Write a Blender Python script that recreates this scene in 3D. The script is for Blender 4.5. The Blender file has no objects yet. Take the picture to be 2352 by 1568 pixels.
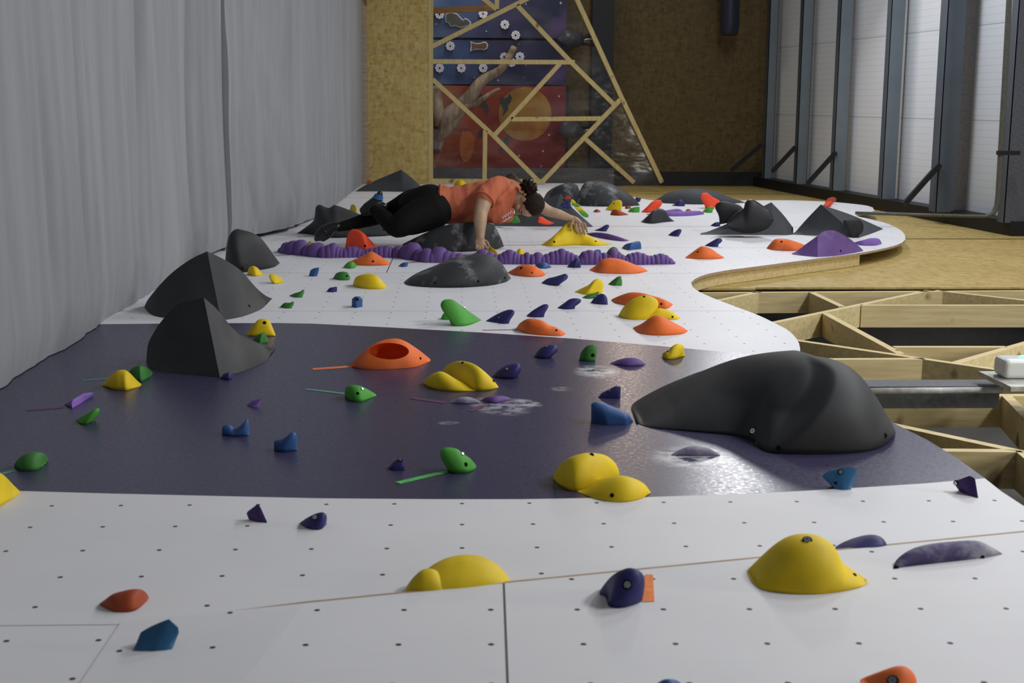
import bpy, bmesh, math, random
from mathutils import Vector, Matrix, noise
from mathutils.bvhtree import BVHTree
random.seed(7)
# ------------------------------------------------------------------ frame
# The hall is built upright (z up).  The photographer held the camera turned on its side next to
# the climbing wall, so lengths are written as (u, v, w): u = up the wall, v = along the wall away
# from the camera, w = out from the wall.  uvw -> world: x = -w, y = v, z = u + ZO
ZO = 2.35
WM = Matrix(((0, 0, -1), (0, 1, 0), (1, 0, 0)))
W4 = WM.to_4x4()
def world(p): return WM @ Vector(p) + Vector((0, 0, ZO))
# ------------------------------------------------------------------ camera
FPX = 3063.0; H = 1.17
cv = Vector((1060 - 1176, 784 - 234, -FPX)).normalized()
cu = Vector((1, 0.0012, 0)); cu.z = (116 * 1 - 550 * 0.0012) / -FPX; cu = (cu - cv * cu.dot(cv)).normalized()
cw = cu.cross(cv)
RC = Matrix((cu, cv, cw))                 # camera coords -> uvw
CAM = Vector((0, 0, H))
def ray(x, y): return RC @ Vector((x - 1176, 784 - y, -FPX))
def at(x, y, w=0.0):
    d = ray(x, y); return CAM + d * ((w - H) / d.z)
def atv(x, y, v):
    d = ray(x, y); return CAM + d * (v / d.y)
def pxm(v): return FPX / (v * 0.984 + 0.2)   # pixels per metre at distance v
sc = bpy.context.scene
camd = bpy.data.cameras.new('camera'); cam = bpy.data.objects.new('camera', camd); sc.collection.objects.link(cam)
cam.matrix_world = Matrix.Translation(world(CAM)) @ (WM @ RC).to_4x4()
camd.sensor_width = 36; camd.lens = FPX / 2352 * 36; camd.clip_end = 200; camd.clip_start = 0.05
camd.dof.use_dof = True; camd.dof.focus_distance = 7.5; camd.dof.aperture_fstop = 6.5
sc.camera = cam
# ------------------------------------------------------------------ light
sc.view_settings.view_transform = 'Standard'; sc.view_settings.look = 'None'
sc.view_settings.gamma = 1; sc.view_settings.use_curve_mapping = False
sc.view_settings.exposure = 0.0
wd = bpy.data.worlds.new('world'); sc.world = wd; wd.use_nodes = True
wd.node_tree.nodes['Background'].inputs[0].default_value = (0.70, 0.72, 0.78, 1)
wd.node_tree.nodes['Background'].inputs[1].default_value = 0.13
def lamp(p, aim, size, watt, col):
    ld = bpy.data.lights.new('ceiling_or_fill_light', 'AREA'); ld.shape = 'RECTANGLE'; ld.size, ld.size_y = size
    ld.energy = watt; ld.color = col
    lo = bpy.data.objects.new('ceiling_or_fill_light', ld); sc.collection.objects.link(lo)
    d = (world(aim) - world(p)).normalized()
    lo.matrix_world = Matrix.Translation(world(p)) @ d.to_track_quat('-Z', 'Y').to_matrix().to_4x4()
    return lo
LC = (0.97, 0.98, 1.0)
lamp((3.65, 17.0, 3.7), (0.6, 14.0, 0.0), (1.1, 0.35), 92, LC)
lamp((4.6, 10.8, 4.4), (0.4, 9.8, 0.0), (1.6, 0.5), 125, LC)
lamp((5.0, 7.0, 4.4), (0.8, 6.5, 0.0), (1.6, 0.5), 140, LC)
lamp((5.0, 3.6, 4.0), (0.3, 2.8, 0.0), (1.6, 0.6), 165, LC)
lamp((2.35, 18.6, 3.0), (0.8, 12.0, 0.0), (0.7, 0.25), 16, (1.0, 0.78, 0.62))
lamp((0.5, 20.2, 4.0), (0.0, 21.0, 1.5), (1.2, 0.5), 36, (1.0, 0.92, 0.78))
lamp((3.0, 13.2, 4.2), (5.5, 15.8, 2.6), (2.0, 0.8), 85, (0.88, 0.94, 1.0))  # added uplight brightening the roof sheets in place of reflected daylight
lamp((5.2, 2.5, 0.9), (2.7, 6.2, -0.2), (1.2, 0.4), 62, (1.0, 0.97, 0.88))  # added fill for the camera-facing sides of the lattice, not a hall lamp
lamp((4.6, 6.8, -0.4), (2.2, 6.9, -0.5), (0.8, 0.3), 7, (1.0, 0.97, 0.9))  # added hidden fill that brightens the red strip inside the void
# ------------------------------------------------------------------ materials
class NT:
    def __init__(s, name):
        s.m = bpy.data.materials.new(name); s.m.use_nodes = True; s.t = s.m.node_tree; s.b = s.t.nodes['Principled BSDF']
    def n(s, typ, **kw):
        x = s.t.nodes.new(typ)
        for k, v in kw.items(): setattr(x, k, v)
        return x
    def l(s, a, b): s.t.links.new(a, b)
    def math(s, op, a, b=None, c=None):
        x = s.n('ShaderNodeMath', operation=op)
        for i, q in enumerate((a, b, c)):
            if q is None: continue
            if isinstance(q, (int, float)): x.inputs[i].default_value = q
            else: s.l(q, x.inputs[i])
        return x.outputs[0]
    def coord(s):
        tc = s.n('ShaderNodeTexCoord'); sp = s.n('ShaderNodeSeparateXYZ'); s.l(tc.outputs['Object'], sp.inputs[0])
        return tc.outputs['Object'], sp.outputs[0], sp.outputs[1], sp.outputs[2]
    def mapped(s, vec, scale=(1, 1, 1), rot=(0, 0, 0), loc=(0, 0, 0)):
        x = s.n('ShaderNodeMapping'); s.l(vec, x.inputs[0]); x.inputs['Scale'].default_value = scale
        x.inputs['Rotation'].default_value = rot; x.inputs['Location'].default_value = loc; return x.outputs[0]
    def noise(s, vec, scale, detail=3, rough=0.5):
        x = s.n('ShaderNodeTexNoise'); s.l(vec, x.inputs['Vector']); x.inputs['Scale'].default_value = scale
        x.inputs['Detail'].default_value = detail; x.inputs['Roughness'].default_value = rough; return x.outputs[0]
    def ramp(s, fac, stops):
        x = s.n('ShaderNodeValToRGB'); s.l(fac, x.inputs[0]); e = x.color_ramp.elements
        while len(e) < len(stops): e.new(0.5)
        for q, (p, c) in zip(e, stops):
            q.position = p; q.color = (*c, 1) if len(c) == 3 else c
        return x.outputs[0]
    def mix(s, fac, a, b):
        x = s.n('ShaderNodeMix', data_type='RGBA')
        if isinstance(fac, (int, float)): x.inputs[0].default_value = fac
        else: s.l(fac, x.inputs[0])
        for i, q in ((6, a), (7, b)):
            if isinstance(q, tuple): x.inputs[i].default_value = (*q[:3], 1)
            else: s.l(q, x.inputs[i])
        return x.outputs[2]
    def col(s, c):
        if isinstance(c, tuple): s.b.inputs['Base Color'].default_value = (*c, 1)
        else: s.l(c, s.b.inputs['Base Color'])
    def set(s, rough=0.6, spec=0.3, metal=0.0):
        s.b.inputs['Roughness'].default_value = rough; s.b.inputs['Specular IOR Level'].default_value = spec
        s.b.inputs['Metallic'].default_value = metal
    def bump(s, h, strength=0.3, dist=0.002):
        x = s.n('ShaderNodeBump'); s.l(h, x.inputs['Height']); x.inputs['Strength'].default_value = strength
        x.inputs['Distance'].default_value = dist; s.l(x.outputs[0], s.b.inputs['Normal'])
def lin(r, g, b):
    f = lambda c: (c / 255 / 12.92) if c / 255 <= 0.04045 else ((c / 255 + 0.055) / 1.055) ** 2.4
    return (f(r), f(g), f(b))
def plain(name, c, rough=0.6, spec=0.3, metal=0.0, nz=0.12, scale=40, bump=0.15, bscale=300):
    t = NT(name); vec, x, y, z = t.coord()
    f = t.noise(vec, scale, 3)
    d = tuple(q * (1 - nz * 2) for q in c); e = tuple(min(1, q * (1 + nz * 2)) for q in c)
    t.col(t.ramp(f, [(0.25, d), (0.75, e)])); t.set(rough, spec, metal)
    if bump: t.bump(t.noise(vec, bscale, 2), bump, 0.002)
    return t.m
def holdmat(name, c, chalk=0.0, rough=0.62, seed=0):
    """coloured resin with a fine sandy skin; chalk rubbed on where climbers grip"""
    t = NT(name); vec, x, y, z = t.coord()
    f = t.noise(vec, 9, 3)
    cc = t.ramp(f, [(0.3, tuple(q * 0.86 for q in c)), (0.7, tuple(min(1, q * 1.1) for q in c))])
    if chalk:
        k = t.noise(t.mapped(vec, loc=(seed, 0, 3)), 5, 6, 0.65)
        k = t.ramp(k, [(0.62 - chalk * 0.2, (0, 0, 0)), (0.80 - chalk * 0.15, (chalk, chalk, chalk))])
        cc = t.mix(k, cc, (0.62, 0.62, 0.64))
    t.col(cc); t.set(rough, 0.28); t.bump(t.noise(vec, 420, 2), 0.25, 0.0015)
    return t.m
MAT = {}
MAT['yellow'] = holdmat('yellow_resin', (0.74, 0.53, 0.012))
MAT['green'] = holdmat('green_resin', (0.07, 0.33, 0.04))
MAT['dgreen'] = holdmat('dark_green_resin', (0.05, 0.20, 0.04))
MAT['orange'] = holdmat('orange_resin', (0.80, 0.16, 0.03), 0.25)
MAT['rust'] = holdmat('rust_resin', (0.36, 0.06, 0.02))
MAT['red'] = holdmat('neon_red_resin', (1.0, 0.085, 0.03))
MAT['purple'] = holdmat('purple_resin', (0.13, 0.068, 0.24), 0.12)
MAT['violet'] = holdmat('pale_violet_resin', (0.22, 0.12, 0.42))
MAT['navy'] = holdmat('navy_resin', (0.026, 0.025, 0.13), rough=0.5)
MAT['blue'] = holdmat('blue_resin', (0.032, 0.095, 0.27), rough=0.5)
MAT['teal'] = holdmat('teal_blue_resin', (0.03, 0.12, 0.25), rough=0.35)
MAT['plum'] = holdmat('dark_plum_resin', (0.06, 0.03, 0.14), 0.0, 0.35)
MAT['chalkplum'] = holdmat('chalked_plum_resin', (0.07, 0.05, 0.15), 0.75, 0.6, 2.0)
MAT['chalky'] = holdmat('chalk_covered_resin', (0.20, 0.17, 0.27), 0.9, 0.8, 5.0)
MAT['grey'] = holdmat('grey_volume_paint', (0.030, 0.031, 0.032), 0.0, 0.6)
MAT['greyc'] = holdmat('chalked_grey_volume_paint', (0.036, 0.038, 0.041), 0.5, 0.65, 1.3)
MAT['greyp'] = holdmat('grey_plywood_volume_paint', (0.052, 0.055, 0.062), 0.0, 0.7)
MAT['black'] = holdmat('black_gloss_resin', (0.012, 0.012, 0.014), 0.0, 0.45)
MAT['hole'] = plain('bolt_hole_dark', (0.012, 0.011, 0.010), 0.9, 0.0, bump=0)
MAT['steel'] = plain('zinc_bolt', (0.55, 0.56, 0.58), 0.3, 0.5, 0.9, bump=0)
# ------------------------------------------------------------------ building
def mk(name, vf, mat, parent=None, origin=None, smooth=True, **props):
    """vf = (verts in uvw, faces).  top level: an object at origin; part: shares its parent's origin"""
    verts, faces = vf
    if parent is not None: origin = Vector(parent['_o'])
    elif origin is None:
        vs = [Vector(v) for v in verts]
        origin = Vector((min(v.x for v in vs) / 2 + max(v.x for v in vs) / 2,
                         min(v.y for v in vs) / 2 + max(v.y for v in vs) / 2, min(v.z for v in vs)))
    origin = Vector(origin)
    me = bpy.data.meshes.new(name); me.from_pydata([Vector(v) - origin for v in verts], [], faces); me.validate()
    bm = bmesh.new(); bm.from_mesh(me); bmesh.ops.remove_doubles(bm, verts=bm.verts, dist=1e-5)
    bmesh.ops.recalc_face_normals(bm, faces=bm.faces); bm.to_mesh(me); bm.free()
    if smooth:
        for p in me.polygons: p.use_smooth = True
        if smooth != True: me.set_sharp_from_angle(angle=math.radians(smooth))
    if isinstance(mat, str): mat = MAT[mat]
    me.materials.append(mat)
    o = bpy.data.objects.new(name, me); sc.collection.objects.link(o)
    if parent is not None: o.parent = parent
    else: o.matrix_world = Matrix.Translation(world(origin)) @ W4
    o['_o'] = tuple(origin)
    for k, v in props.items(): o[k] = v
    return o
def root(name, origin, **props):
    o = bpy.data.objects.new(name, None); sc.collection.objects.link(o); o.empty_display_size = 0.1
    o.matrix_world = Matrix.Translation(world(origin)) @ W4; o['_o'] = tuple(origin)
    for k, v in props.items(): o[k] = v
    return o
def box(a, b):
    (x0, y0, z0), (x1, y1, z1) = a, b
    v = [(x, y, z) for x in (x0, x1) for y in (y0, y1) for z in (z0, z1)]
    return v, [(0, 1, 3, 2), (4, 6, 7, 5), (0, 4, 5, 1), (2, 3, 7, 6), (0, 2, 6, 4), (1, 5, 7, 3)]
def join(*ms):
    V = []; F = []
    for v, f in ms:
        k = len(V); V += list(v); F += [tuple(i + k for i in q) for q in f]
    return V, F
def prism(poly, axis_vec):
    n = len(poly); a = Vector(axis_vec); v = [Vector(p) for p in poly] + [Vector(p) + a for p in poly]
    return v, [tuple(range(n))[::-1], tuple(range(n, 2 * n))] + [(i, (i + 1) % n, n + (i + 1) % n, n + i) for i in range(n)]
def bar(p, q, across, up, tw, th):
    """rectangular bar from p to q; across / up are unit directions, tw, th full sizes; p,q on the 'up' face"""
    p, q, A, U = Vector(p), Vector(q), Vector(across), Vector(up)
    v = []
    for e in (p, q):
        for s, t in ((-.5, 0), (.5, 0), (.5, -1), (-.5, -1)): v.append(e + A * (s * tw) + U * (t * th))
    return v, [(0, 1, 2, 3), (7, 6, 5, 4), (0, 4, 5, 1), (1, 5, 6, 2), (2, 6, 7, 3), (3, 7, 4, 0)]
def tube(pts, r, seg=12, cap=True):
    pts = [Vector(p) for p in pts]; n = len(pts); V = []; F = []
    rr = r if isinstance(r, (list, tuple)) else [r] * n
    prev = None
    for i, p in enumerate(pts):
        t = (pts[min(i + 1, n - 1)] - pts[max(i - 1, 0)]).normalized()
        if prev is None: a = t.orthogonal().normalized()
        else: a = (prev - t * prev.dot(t)).normalized()
        prev = a; b = t.cross(a)
        for k in range(seg):
            an = 2 * math.pi * k / seg; V.append(p + (a * math.cos(an) + b * math.sin(an)) * rr[i])
    for i in range(n - 1):
        for k in range(seg):
            k2 = (k + 1) % seg; F.append((i * seg + k, i * seg + k2, (i + 1) * seg + k2, (i + 1) * seg + k))
    if cap: F += [tuple(range(seg))[::-1], tuple(range((n - 1) * seg, n * seg))]
    return V, F
def spline(pts, n, closed=False):
    """Catmull-Rom through pts, resampled to n+1 points by arc length"""
    P = [Vector(p) for p in pts]; D = []
    m = len(P)
    for i in range(m - 1):
        p0 = P[i - 1] if i else P[0] * 2 - P[1]; p3 = P[i + 2] if i + 2 < m else P[-1] * 2 - P[-2]
        p1, p2 = P[i], P[i + 1]
        for k in range(12):
            t = k / 12; D.append(0.5 * ((2 * p1) + (p2 - p0) * t + (2 * p0 - 5 * p1 + 4 * p2 - p3) * t * t + (3 * p1 - p0 - 3 * p2 + p3) * t ** 3))
    D.append(P[-1]); return resamp(D, n)
def resamp(D, n):
    L = [0.0]
    for a, b in zip(D, D[1:]): L.append(L[-1] + (Vector(b) - Vector(a)).length)
    out = []; j = 0
    for i in range(n + 1):
        s = L[-1] * i / n
        while j < len(D) - 2 and L[j + 1] < s: j += 1
        f = (s - L[j]) / max(1e-9, L[j + 1] - L[j]); out.append(Vector(D[j]).lerp(Vector(D[j + 1]), min(1, max(0, f))))
    return out
CROP = {'A': (480, 380, 3.92), 'B': (1000, 380, 3.92), 'C': (1500, 380, 3.92), 'D': (0, 700, 3.267), 'E': (660, 720, 3.564),
        'F': (1200, 720, 3.564), 'G': (1572, 640, 3.015), 'H': (0, 1080, 3.213), 'I': (660, 1100, 3.35), 'J': (1260, 1100, 3.35),
        'K': (1650, 1040, 2.97), 'L': (660, 380, 6.533), 'M': (960, 380, 5.6), 'N': (960, 0, 6.03), 'O': (960, 180, 6.03),
        'P': (1230, 400, 5.6), 'Q': (800, 0, 2.94), 'R': (1600, 0, 3.128), 'X': (0, 0, 1.0)}
def cc(c, p):
    x0, y0, s = CROP[c]; return (x0 + p[0] / s, y0 + p[1] / s)
def loft(base, top, d, sec='round', e=1.0, N=30, M=14, v0=None, sharp=False, w0=0.001, fn=None, tip=0.10, dp=0.5, pair=False, bsm=0):
    """a solid standing on the wall: `base` is its front foot line, `top` its crest line (both seen from the
    camera and turned into metres here); d = half its length along the wall"""
    if pair: Bl = base; Tl = top; N = len(base) - 1
    else:
        R = (lambda p, n: resamp([Vector(q) for q in p], n)) if sharp else spline
        Bl = R([(*p, 0) for p in base], N); Tl = R([(*p, 0) for p in top], N)
    V = []; F = []
    vfs = [(at(b[0], b[1], w0).y if v0 is None else v0) for b in Bl]
    vsm = [sum(vfs[max(0, j - bsm):j + bsm + 1]) / len(vfs[max(0, j - bsm):j + bsm + 1]) for j in range(N + 1)]
    for j in range(N + 1):
        t = j / N
        b, c = Bl[j], Tl[j]; sh_ = (vsm[j] - vfs[j]) * min(1, 12 * t * (1 - t)) if bsm else 0.0
        dj = d * (tip + (1 - tip) * max(0.0, 1 - (2 * t - 1) ** 2) ** dp)
        if v0 is None: pf = at(b[0], b[1], w0)
        else: pf = atv(b[0], b[1], v0)
        pr = atv(c[0], c[1], pf.y + dj + sh_)
        if pr.z < pf.z + 0.0005: pr.z = pf.z + 0.0005
        for k in range(M + 1):
            s = k / M
            if sec == 'tri': q = 1 - abs(2 * s - 1); vv = pf.y + 2 * dj * s
            else:
                ph = math.pi * s; q = max(0, math.sin(ph)) ** e; vv = pf.y + dj * (1 - math.cos(ph))
            u = pf.x + (pr.x - pf.x) * q + pf.x * (vv - pf.y) / pf.y * (1 - q) * 0.0
            p = Vector((u, vv + sh_ * q * q * (3 - 2 * q), pf.z + (pr.z - pf.z) * q))
            if fn: p = fn(p, t, s)
            V.append(p)
    m = M + 1
    for j in range(N):
        for k in range(M): F.append((j * m + k, j * m + k + 1, (j + 1) * m + k + 1, (j + 1) * m + k))
        F.append((j * m + M, j * m, (j + 1) * m, (j + 1) * m + M))
    F.append(tuple(range(m))[::-1]); F.append(tuple(N * m + k for k in range(m)))
    return V, F
def surf_disc(obj, vf, x, y, r, kind):
    """bolt or empty bolt hole sunk in the face of a hold"""
    r = r * (0.74 if kind == 'b' else 0.66)
    bv = BVHTree.FromPolygons([Vector(v) for v in vf[0]], vf[1]); d = ray(x, y).normalized()
    hit, nrm, i, dist = bv.ray_cast(CAM, d)
    if hit is None: return
    if nrm.dot(d) > 0: nrm = -nrm
    nrm = (nrm * 0.8 - d * 0.5).normalized()
    a = nrm.orthogonal().normalized(); b = nrm.cross(a)
    def ring(rad, h, n=14): return [hit + (a * math.cos(6.2832 * k / n) + b * math.sin(6.2832 * k / n)) * rad + nrm * h for k in range(n)]
    n = 14; V = ring(r, -0.006) + ring(r, 0.0012) + ring(r * 0.8, 0.0018)
    F = [(k, (k + 1) % n, n + (k + 1) % n, n + k) for k in range(n)] + [(n + k, n + (k + 1) % n, 2 * n + (k + 1) % n, 2 * n + k) for k in range(n)] + [tuple(range(2 * n, 3 * n))]
    h = mk('bolt_hole', (V, F), 'hole', obj)
    if kind == 'b':
        V = ring(r * 0.72, 0.0, 6) + ring(r * 0.72, 0.0055, 6) + ring(r * 0.28, 0.0055, 6) + ring(r * 0.28, 0.002, 6); n = 6
        F = [(k, (k + 1) % n, n + (k + 1) % n, n + k) for k in range(n)] + [(n + k, n + (k + 1) % n, 2 * n + (k + 1) % n, 2 * n + k) for k in range(n)] \
            + [(2 * n + k, 2 * n + (k + 1) % n, 3 * n + (k + 1) % n, 3 * n + k) for k in range(n)] + [tuple(range(3 * n, 4 * n))]
        mk('bolt', (V, F), 'steel', obj, smooth=False, label='silver hex bolt')
# ------------------------------------------------------------------ setting materials
PW = 0.2                                            # t-nut grid
V1156 = at(1058, 1156).y
def panelmat(name, c, off, rough, spec, seams=(), rot=0.0, jump=None, chalk=()):
    t = NT(name); vec, x, y, z = t.coord()
    if rot: 
        mv = t.mapped(vec, rot=(0, 0, rot)); sp = t.n('ShaderNodeSeparateXYZ'); t.l(mv, sp.inputs[0]); x, y = sp.outputs[0], sp.outputs[1]
    yy = t.math('SUBTRACT', y, off[1])
    if jump: yy = t.math('SUBTRACT', yy, t.math('MULTIPLY', t.math('GREATER_THAN', y, jump[0]), jump[1]))
    xx = t.math('SUBTRACT', x, off[0])
    fx = t.math('SUBTRACT', t.math('FRACT', t.math('ADD', t.math('DIVIDE', xx, PW), 50.5)), 0.5)
    fy = t.math('SUBTRACT', t.math('FRACT', t.math('ADD', t.math('DIVIDE', yy, PW), 50.5)), 0.5)
    d = t.math('SQRT', t.math('ADD', t.math('MULTIPLY', fx, fx), t.math('MULTIPLY', fy, fy)))
    dot = t.math('LESS_THAN', d, 0.0068 / PW)
    n1 = t.noise(vec, 1.3, 5, 0.6); n2 = t.noise(t.mapped(vec, (3, 18, 3)), 1.0, 5, 0.7)
    cc = t.ramp(n1, [(0.3, tuple(q * 0.95 for q in c)), (0.7, tuple(min(1, q * 1.03) for q in c))])
    cc = t.mix(t.ramp(n2, [(0.56, (0, 0, 0)), (0.80, (0.12, 0.12, 0.12))]), cc, tuple(min(0.85, q * 1.5 + 0.04) for q in c) if c[0] < 0.4 else (0.5, 0.5, 0.53))
    for (cx, cy, rx, ry, an, amt, sc_) in chalk:      # hand-shaped chalk smears left on the boards
        a = t.math('SUBTRACT', x, cx); b = t.math('SUBTRACT', y, cy)
        ca, sa = math.cos(an), math.sin(an)
        p = t.math('ADD', t.math('MULTIPLY', a, ca / rx), t.math('MULTIPLY', b, sa / rx))
        q = t.math('ADD', t.math('MULTIPLY', a, -sa / ry), t.math('MULTIPLY', b, ca / ry))
        r = t.math('ADD', t.math('MULTIPLY', p, p), t.math('MULTIPLY', q, q))
        m = t.math('MAXIMUM', t.math('SUBTRACT', 1.0, r), 0.0)
        nn = t.noise(t.mapped(vec, (sc_, sc_ * 1.5, 1)), 1.0, 6, 0.7)
        m = t.math('MULTIPLY', t.math('MINIMUM', t.math('MULTIPLY', m, t.math('MAXIMUM', t.math('MULTIPLY', t.math('SUBTRACT', nn, 0.42), 9.0), 0.0)), 1.0), amt)
        cc = t.mix(m, cc, (0.60, 0.60, 0.63))
    for (axis, pos, wd_, lo, hi) in seams:
        k = x if axis == 'u' else y; o = y if axis == 'u' else x
        m = t.math('LESS_THAN', t.math('ABSOLUTE', t.math('SUBTRACT', k, pos)), wd_)
        m = t.math('MULTIPLY', m, t.math('MULTIPLY', t.math('GREATER_THAN', o, lo), t.math('LESS_THAN', o, hi)))
        cc = t.mix(m, cc, (0.27, 0.23, 0.21) if name == 'panel_near' else (0.10, 0.09, 0.09))
    cc = t.mix(dot, cc, (0.03, 0.022, 0.02))
    t.col(cc); t.set(rough, spec)
    if rough < 0.5:
        rr = t.ramp(t.noise(vec, 60, 4, 0.7), [(0.3, (rough - 0.05,) * 3), (0.7, (rough + 0.12,) * 3)]); t.l(rr, t.b.inputs['Roughness'])
    t.bump(t.noise(vec, 90, 3), 0.25, 0.0012)
    return t.m
WHITE = (0.74, 0.735, 0.75)
vs = lambda y, x=1060: at(x, y).y
MAT['panel_near'] = panelmat('white_panel_near', WHITE, (0.015, vs(1416, 980)), 0.55, 0.25, [('u', at(1110, 1450).x, 0.0028, -9, at(1110, 1352).y)], rot=math.radians(1.0))
MAT['panel_white'] = panelmat('white_panel', WHITE, (0, V1156), 0.5, 0.25,
    [('v', vs(1427), 0.0018, -9, at(300, 1427).x)])
MAT['panel_purple'] = panelmat('grey_violet_panel', (0.045, 0.041, 0.088), (0, V1156), 0.28, 0.55,
    [('v', vs(975), 0.004, at(1343, 975).x, at(1466, 975).x)], jump=(vs(1048), 0.047),
    chalk=[(at(1150, 930).x, at(1150, 932).y, 0.12, 0.19, 0.3, 0.6, 16), (at(1030, 971).x, at(1030, 971).y, 0.045, 0.03, 0, 0.5, 14),
           (at(1590, 1050).x, at(1590, 1050).y, 0.16, 0.16, 0, 0.8, 14), (at(1370, 853).x, at(1370, 853).y, 0.11, 0.16, 0, 0.9, 14),
           (at(1290, 893).x, at(1290, 893).y, 0.05, 0.05, 0, 0.5, 14), (at(1210, 925).x, at(1210, 925).y, 0.05, 0.10, 0.5, 0.8, 16)])
MAT['panel_far'] = panelmat('white_panel_far', (0.76, 0.76, 0.79), (0, V1156), 0.45, 0.3,
    [('v', vs(714), 0.003, -9, 9), ('v', vs(627), 0.004, -9, 9), ('v', vs(568), 0.005, 0.7, 9), ('v', vs(519), 0.012, -9, 9),
     ('v', vs(455), 0.012, -9, 9), ('u', at(897, 605).x, 0.0035, vs(626), vs(590))], jump=(vs(1048), 0.047))
def wood(name, c1, c2, axis='x', s=3.0, rough=0.6):
    t = NT(name); vec, x, y, z = t.coord()
    sc3 = {'x': (1, 14, 14), 'y': (14, 1, 14), 'z': (14, 14, 1)}[axis]
    f = t.noise(t.mapped(vec, sc3), s, 5, 0.6)
    k = t.noise(vec, 5.5, 1, 0.4)
    cc = t.ramp(f, [(0.32, c1), (0.68, c2)])
    cc = t.mix(t.ramp(k, [(0.70, (0, 0, 0)), (0.76, (0.75, 0.75, 0.75))]), cc, (0.13, 0.055, 0.02))
    t.col(cc); t.set(rough, 0.25); return t.m
MAT['pine'] = wood('pine_beam', (0.58, 0.45, 0.22), (0.74, 0.62, 0.34))
MAT['pinew'] = wood('pine_strut', (0.42, 0.32, 0.13), (0.54, 0.43, 0.19), 'z')
MAT['ply'] = wood('plywood_edge', (0.30, 0.22, 0.14), (0.46, 0.36, 0.24), 'x', 6)
def osb(name, c1, c2, c3, s=1.0, rot=0.5):
    t = NT(name); vec, x, y, z = t.coord()
    v1 = t.n('ShaderNodeTexVoronoi'); t.l(t.mapped(vec, (9 * s, 24 * s, 22 * s), (0.25, rot + 0.3, rot)), v1.inputs['Vector']); v1.inputs['Scale'].default_value = 1.0
    v2 = t.n('ShaderNodeTexVoronoi'); t.l(t.mapped(vec, (24 * s, 9 * s, 9 * s), (0.5, -0.5, -rot - 0.2)), v2.inputs['Vector']); v2.inputs['Scale'].default_value = 1.0
    g = t.n('ShaderNodeSeparateColor'); t.l(v1.outputs['Color'], g.inputs[0])
    g2 = t.n('ShaderNodeSeparateColor'); t.l(v2.outputs['Color'], g2.inputs[0])
    f = t.math('MULTIPLY', t.math('ADD', g.outputs[0], g2.outputs[1]), 0.5)
    cc = t.ramp(f, [(0.05, c3), (0.35, c1), (0.85, c2)])
    n = t.noise(vec, 1.2, 4)
    cc = t.mix(t.ramp(n, [(0.35, (0, 0, 0)), (0.75, (0.35, 0.35, 0.35))]), cc, c3)
    t.col(cc); t.set(0.6, 0.25); return t.m
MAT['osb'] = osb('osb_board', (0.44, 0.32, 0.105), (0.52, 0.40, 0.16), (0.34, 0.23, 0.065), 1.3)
MAT['osbd'] = osb('osb_board_dark', (0.115, 0.078, 0.028), (0.155, 0.108, 0.042), (0.085, 0.056, 0.019), 1.3)  # darker board tone for the rear wall
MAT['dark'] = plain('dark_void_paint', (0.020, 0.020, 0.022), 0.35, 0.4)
MAT['steelblack'] = plain('black_steel', (0.010, 0.011, 0.014), 0.5, 0.3)
MAT['galv'] = plain('galvanised_steel', (0.165, 0.195, 0.22), 0.55, 0.4, 0.15, 0.06, 3)
MAT['galvd'] = plain('dark_shaded_galvanised_steel', (0.085, 0.10, 0.12), 0.6, 0.3, 0.1, 0.06, 3)  # dark steel tone; on the purlin flanges it paints in the recess shade
MAT['slate'] = plain('slate_blue_steel', (0.10, 0.105, 0.13), 0.5, 0.3)
# ------------------------------------------------------------------ the climbing wall
UL = -2.33
def slab(name, px, th, mat, w=0.0, extra=(), **pr):
    top = [at(*p, w) if len(p) == 2 else Vector(p) for p in px]
    V, F = prism([(p.x, p.y, w) for p in top], (0, 0, -th))
    o = mk(name, (V, F), mat, origin=(0, 0, 0), smooth=False, kind='structure', **pr)
    return o, top
purple_top = [(251, 744), (480, 742), (640, 741.5), (720, 743), (900, 752), (1100, 763), (1320, 777.5), (1500, 793), (1700, 811), (1837, 822)]
purple_bot = [(40, 1127), (250, 1133), (732, 1144), (1000, 1146), (1200, 1146), (1493, 1141), (1750, 1132), (1950, 1121), (2120, 1110), (2262, 1098)]
def left_of(p): q = at(*p); return Vector((UL, q.y - (q.x - UL) * 0.0, 0))
edge_near = [(2900, 1400), (2600, 1300), (2352, 1162), (2300, 1128)]
edge_purple = [(2262, 1098), (2200, 1053), (2130, 1010), (2060, 975), (1980, 930), (1900, 875), (1837, 822)]
edge_far = spline([(*p, 0) for p in [(1837, 822), (1836, 790), (1815, 762), (1780, 742), (1740, 723), (1690, 704), (1640, 685), (1603, 668), (1588, 655), (1590, 645),
            (1612, 633), (1660, 622), (1750, 610), (1850, 597), (1960, 583), (2035, 569), (2070, 558), (2080, 548), (2072, 531), (2040, 514), (1990, 501),
            (1966, 496), (1976, 491), (2002, 487), (2010, 481), (1995, 473), (1950, 467), (1900, 463), (1820, 460), (1740, 460), (1530, 461), (1470, 455), (1400, 440), (1345, 421)]], 150)
edge_far = [(p.x, p.y) for p in edge_far]
pl = [at(*p) for p in purple_top]; pb = [at(*p) for p in purple_bot]
V0 = Vector((UL, 1.6, 0))
wall_near_pts = [V0, Vector((3.2, 1.6, 0))] + [at(*p) for p in edge_near] + pb[::-1] + [Vector((UL, pb[0].y + 0.02, 0))]
wall_mid_pts = [Vector((UL, pb[0].y + 0.02, 0))] + pb + [at(*p) for p in edge_purple[1:-1]] + pl[::-1] + [Vector((UL, pl[0].y - 0.02, 0))]
far_end = at(1345, 420).y
wall_far_pts = [Vector((UL, pl[0].y - 0.02, 0))] + pl + [at(*p) for p in edge_far[1:]] + [Vector((UL, far_end, 0))]
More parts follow.
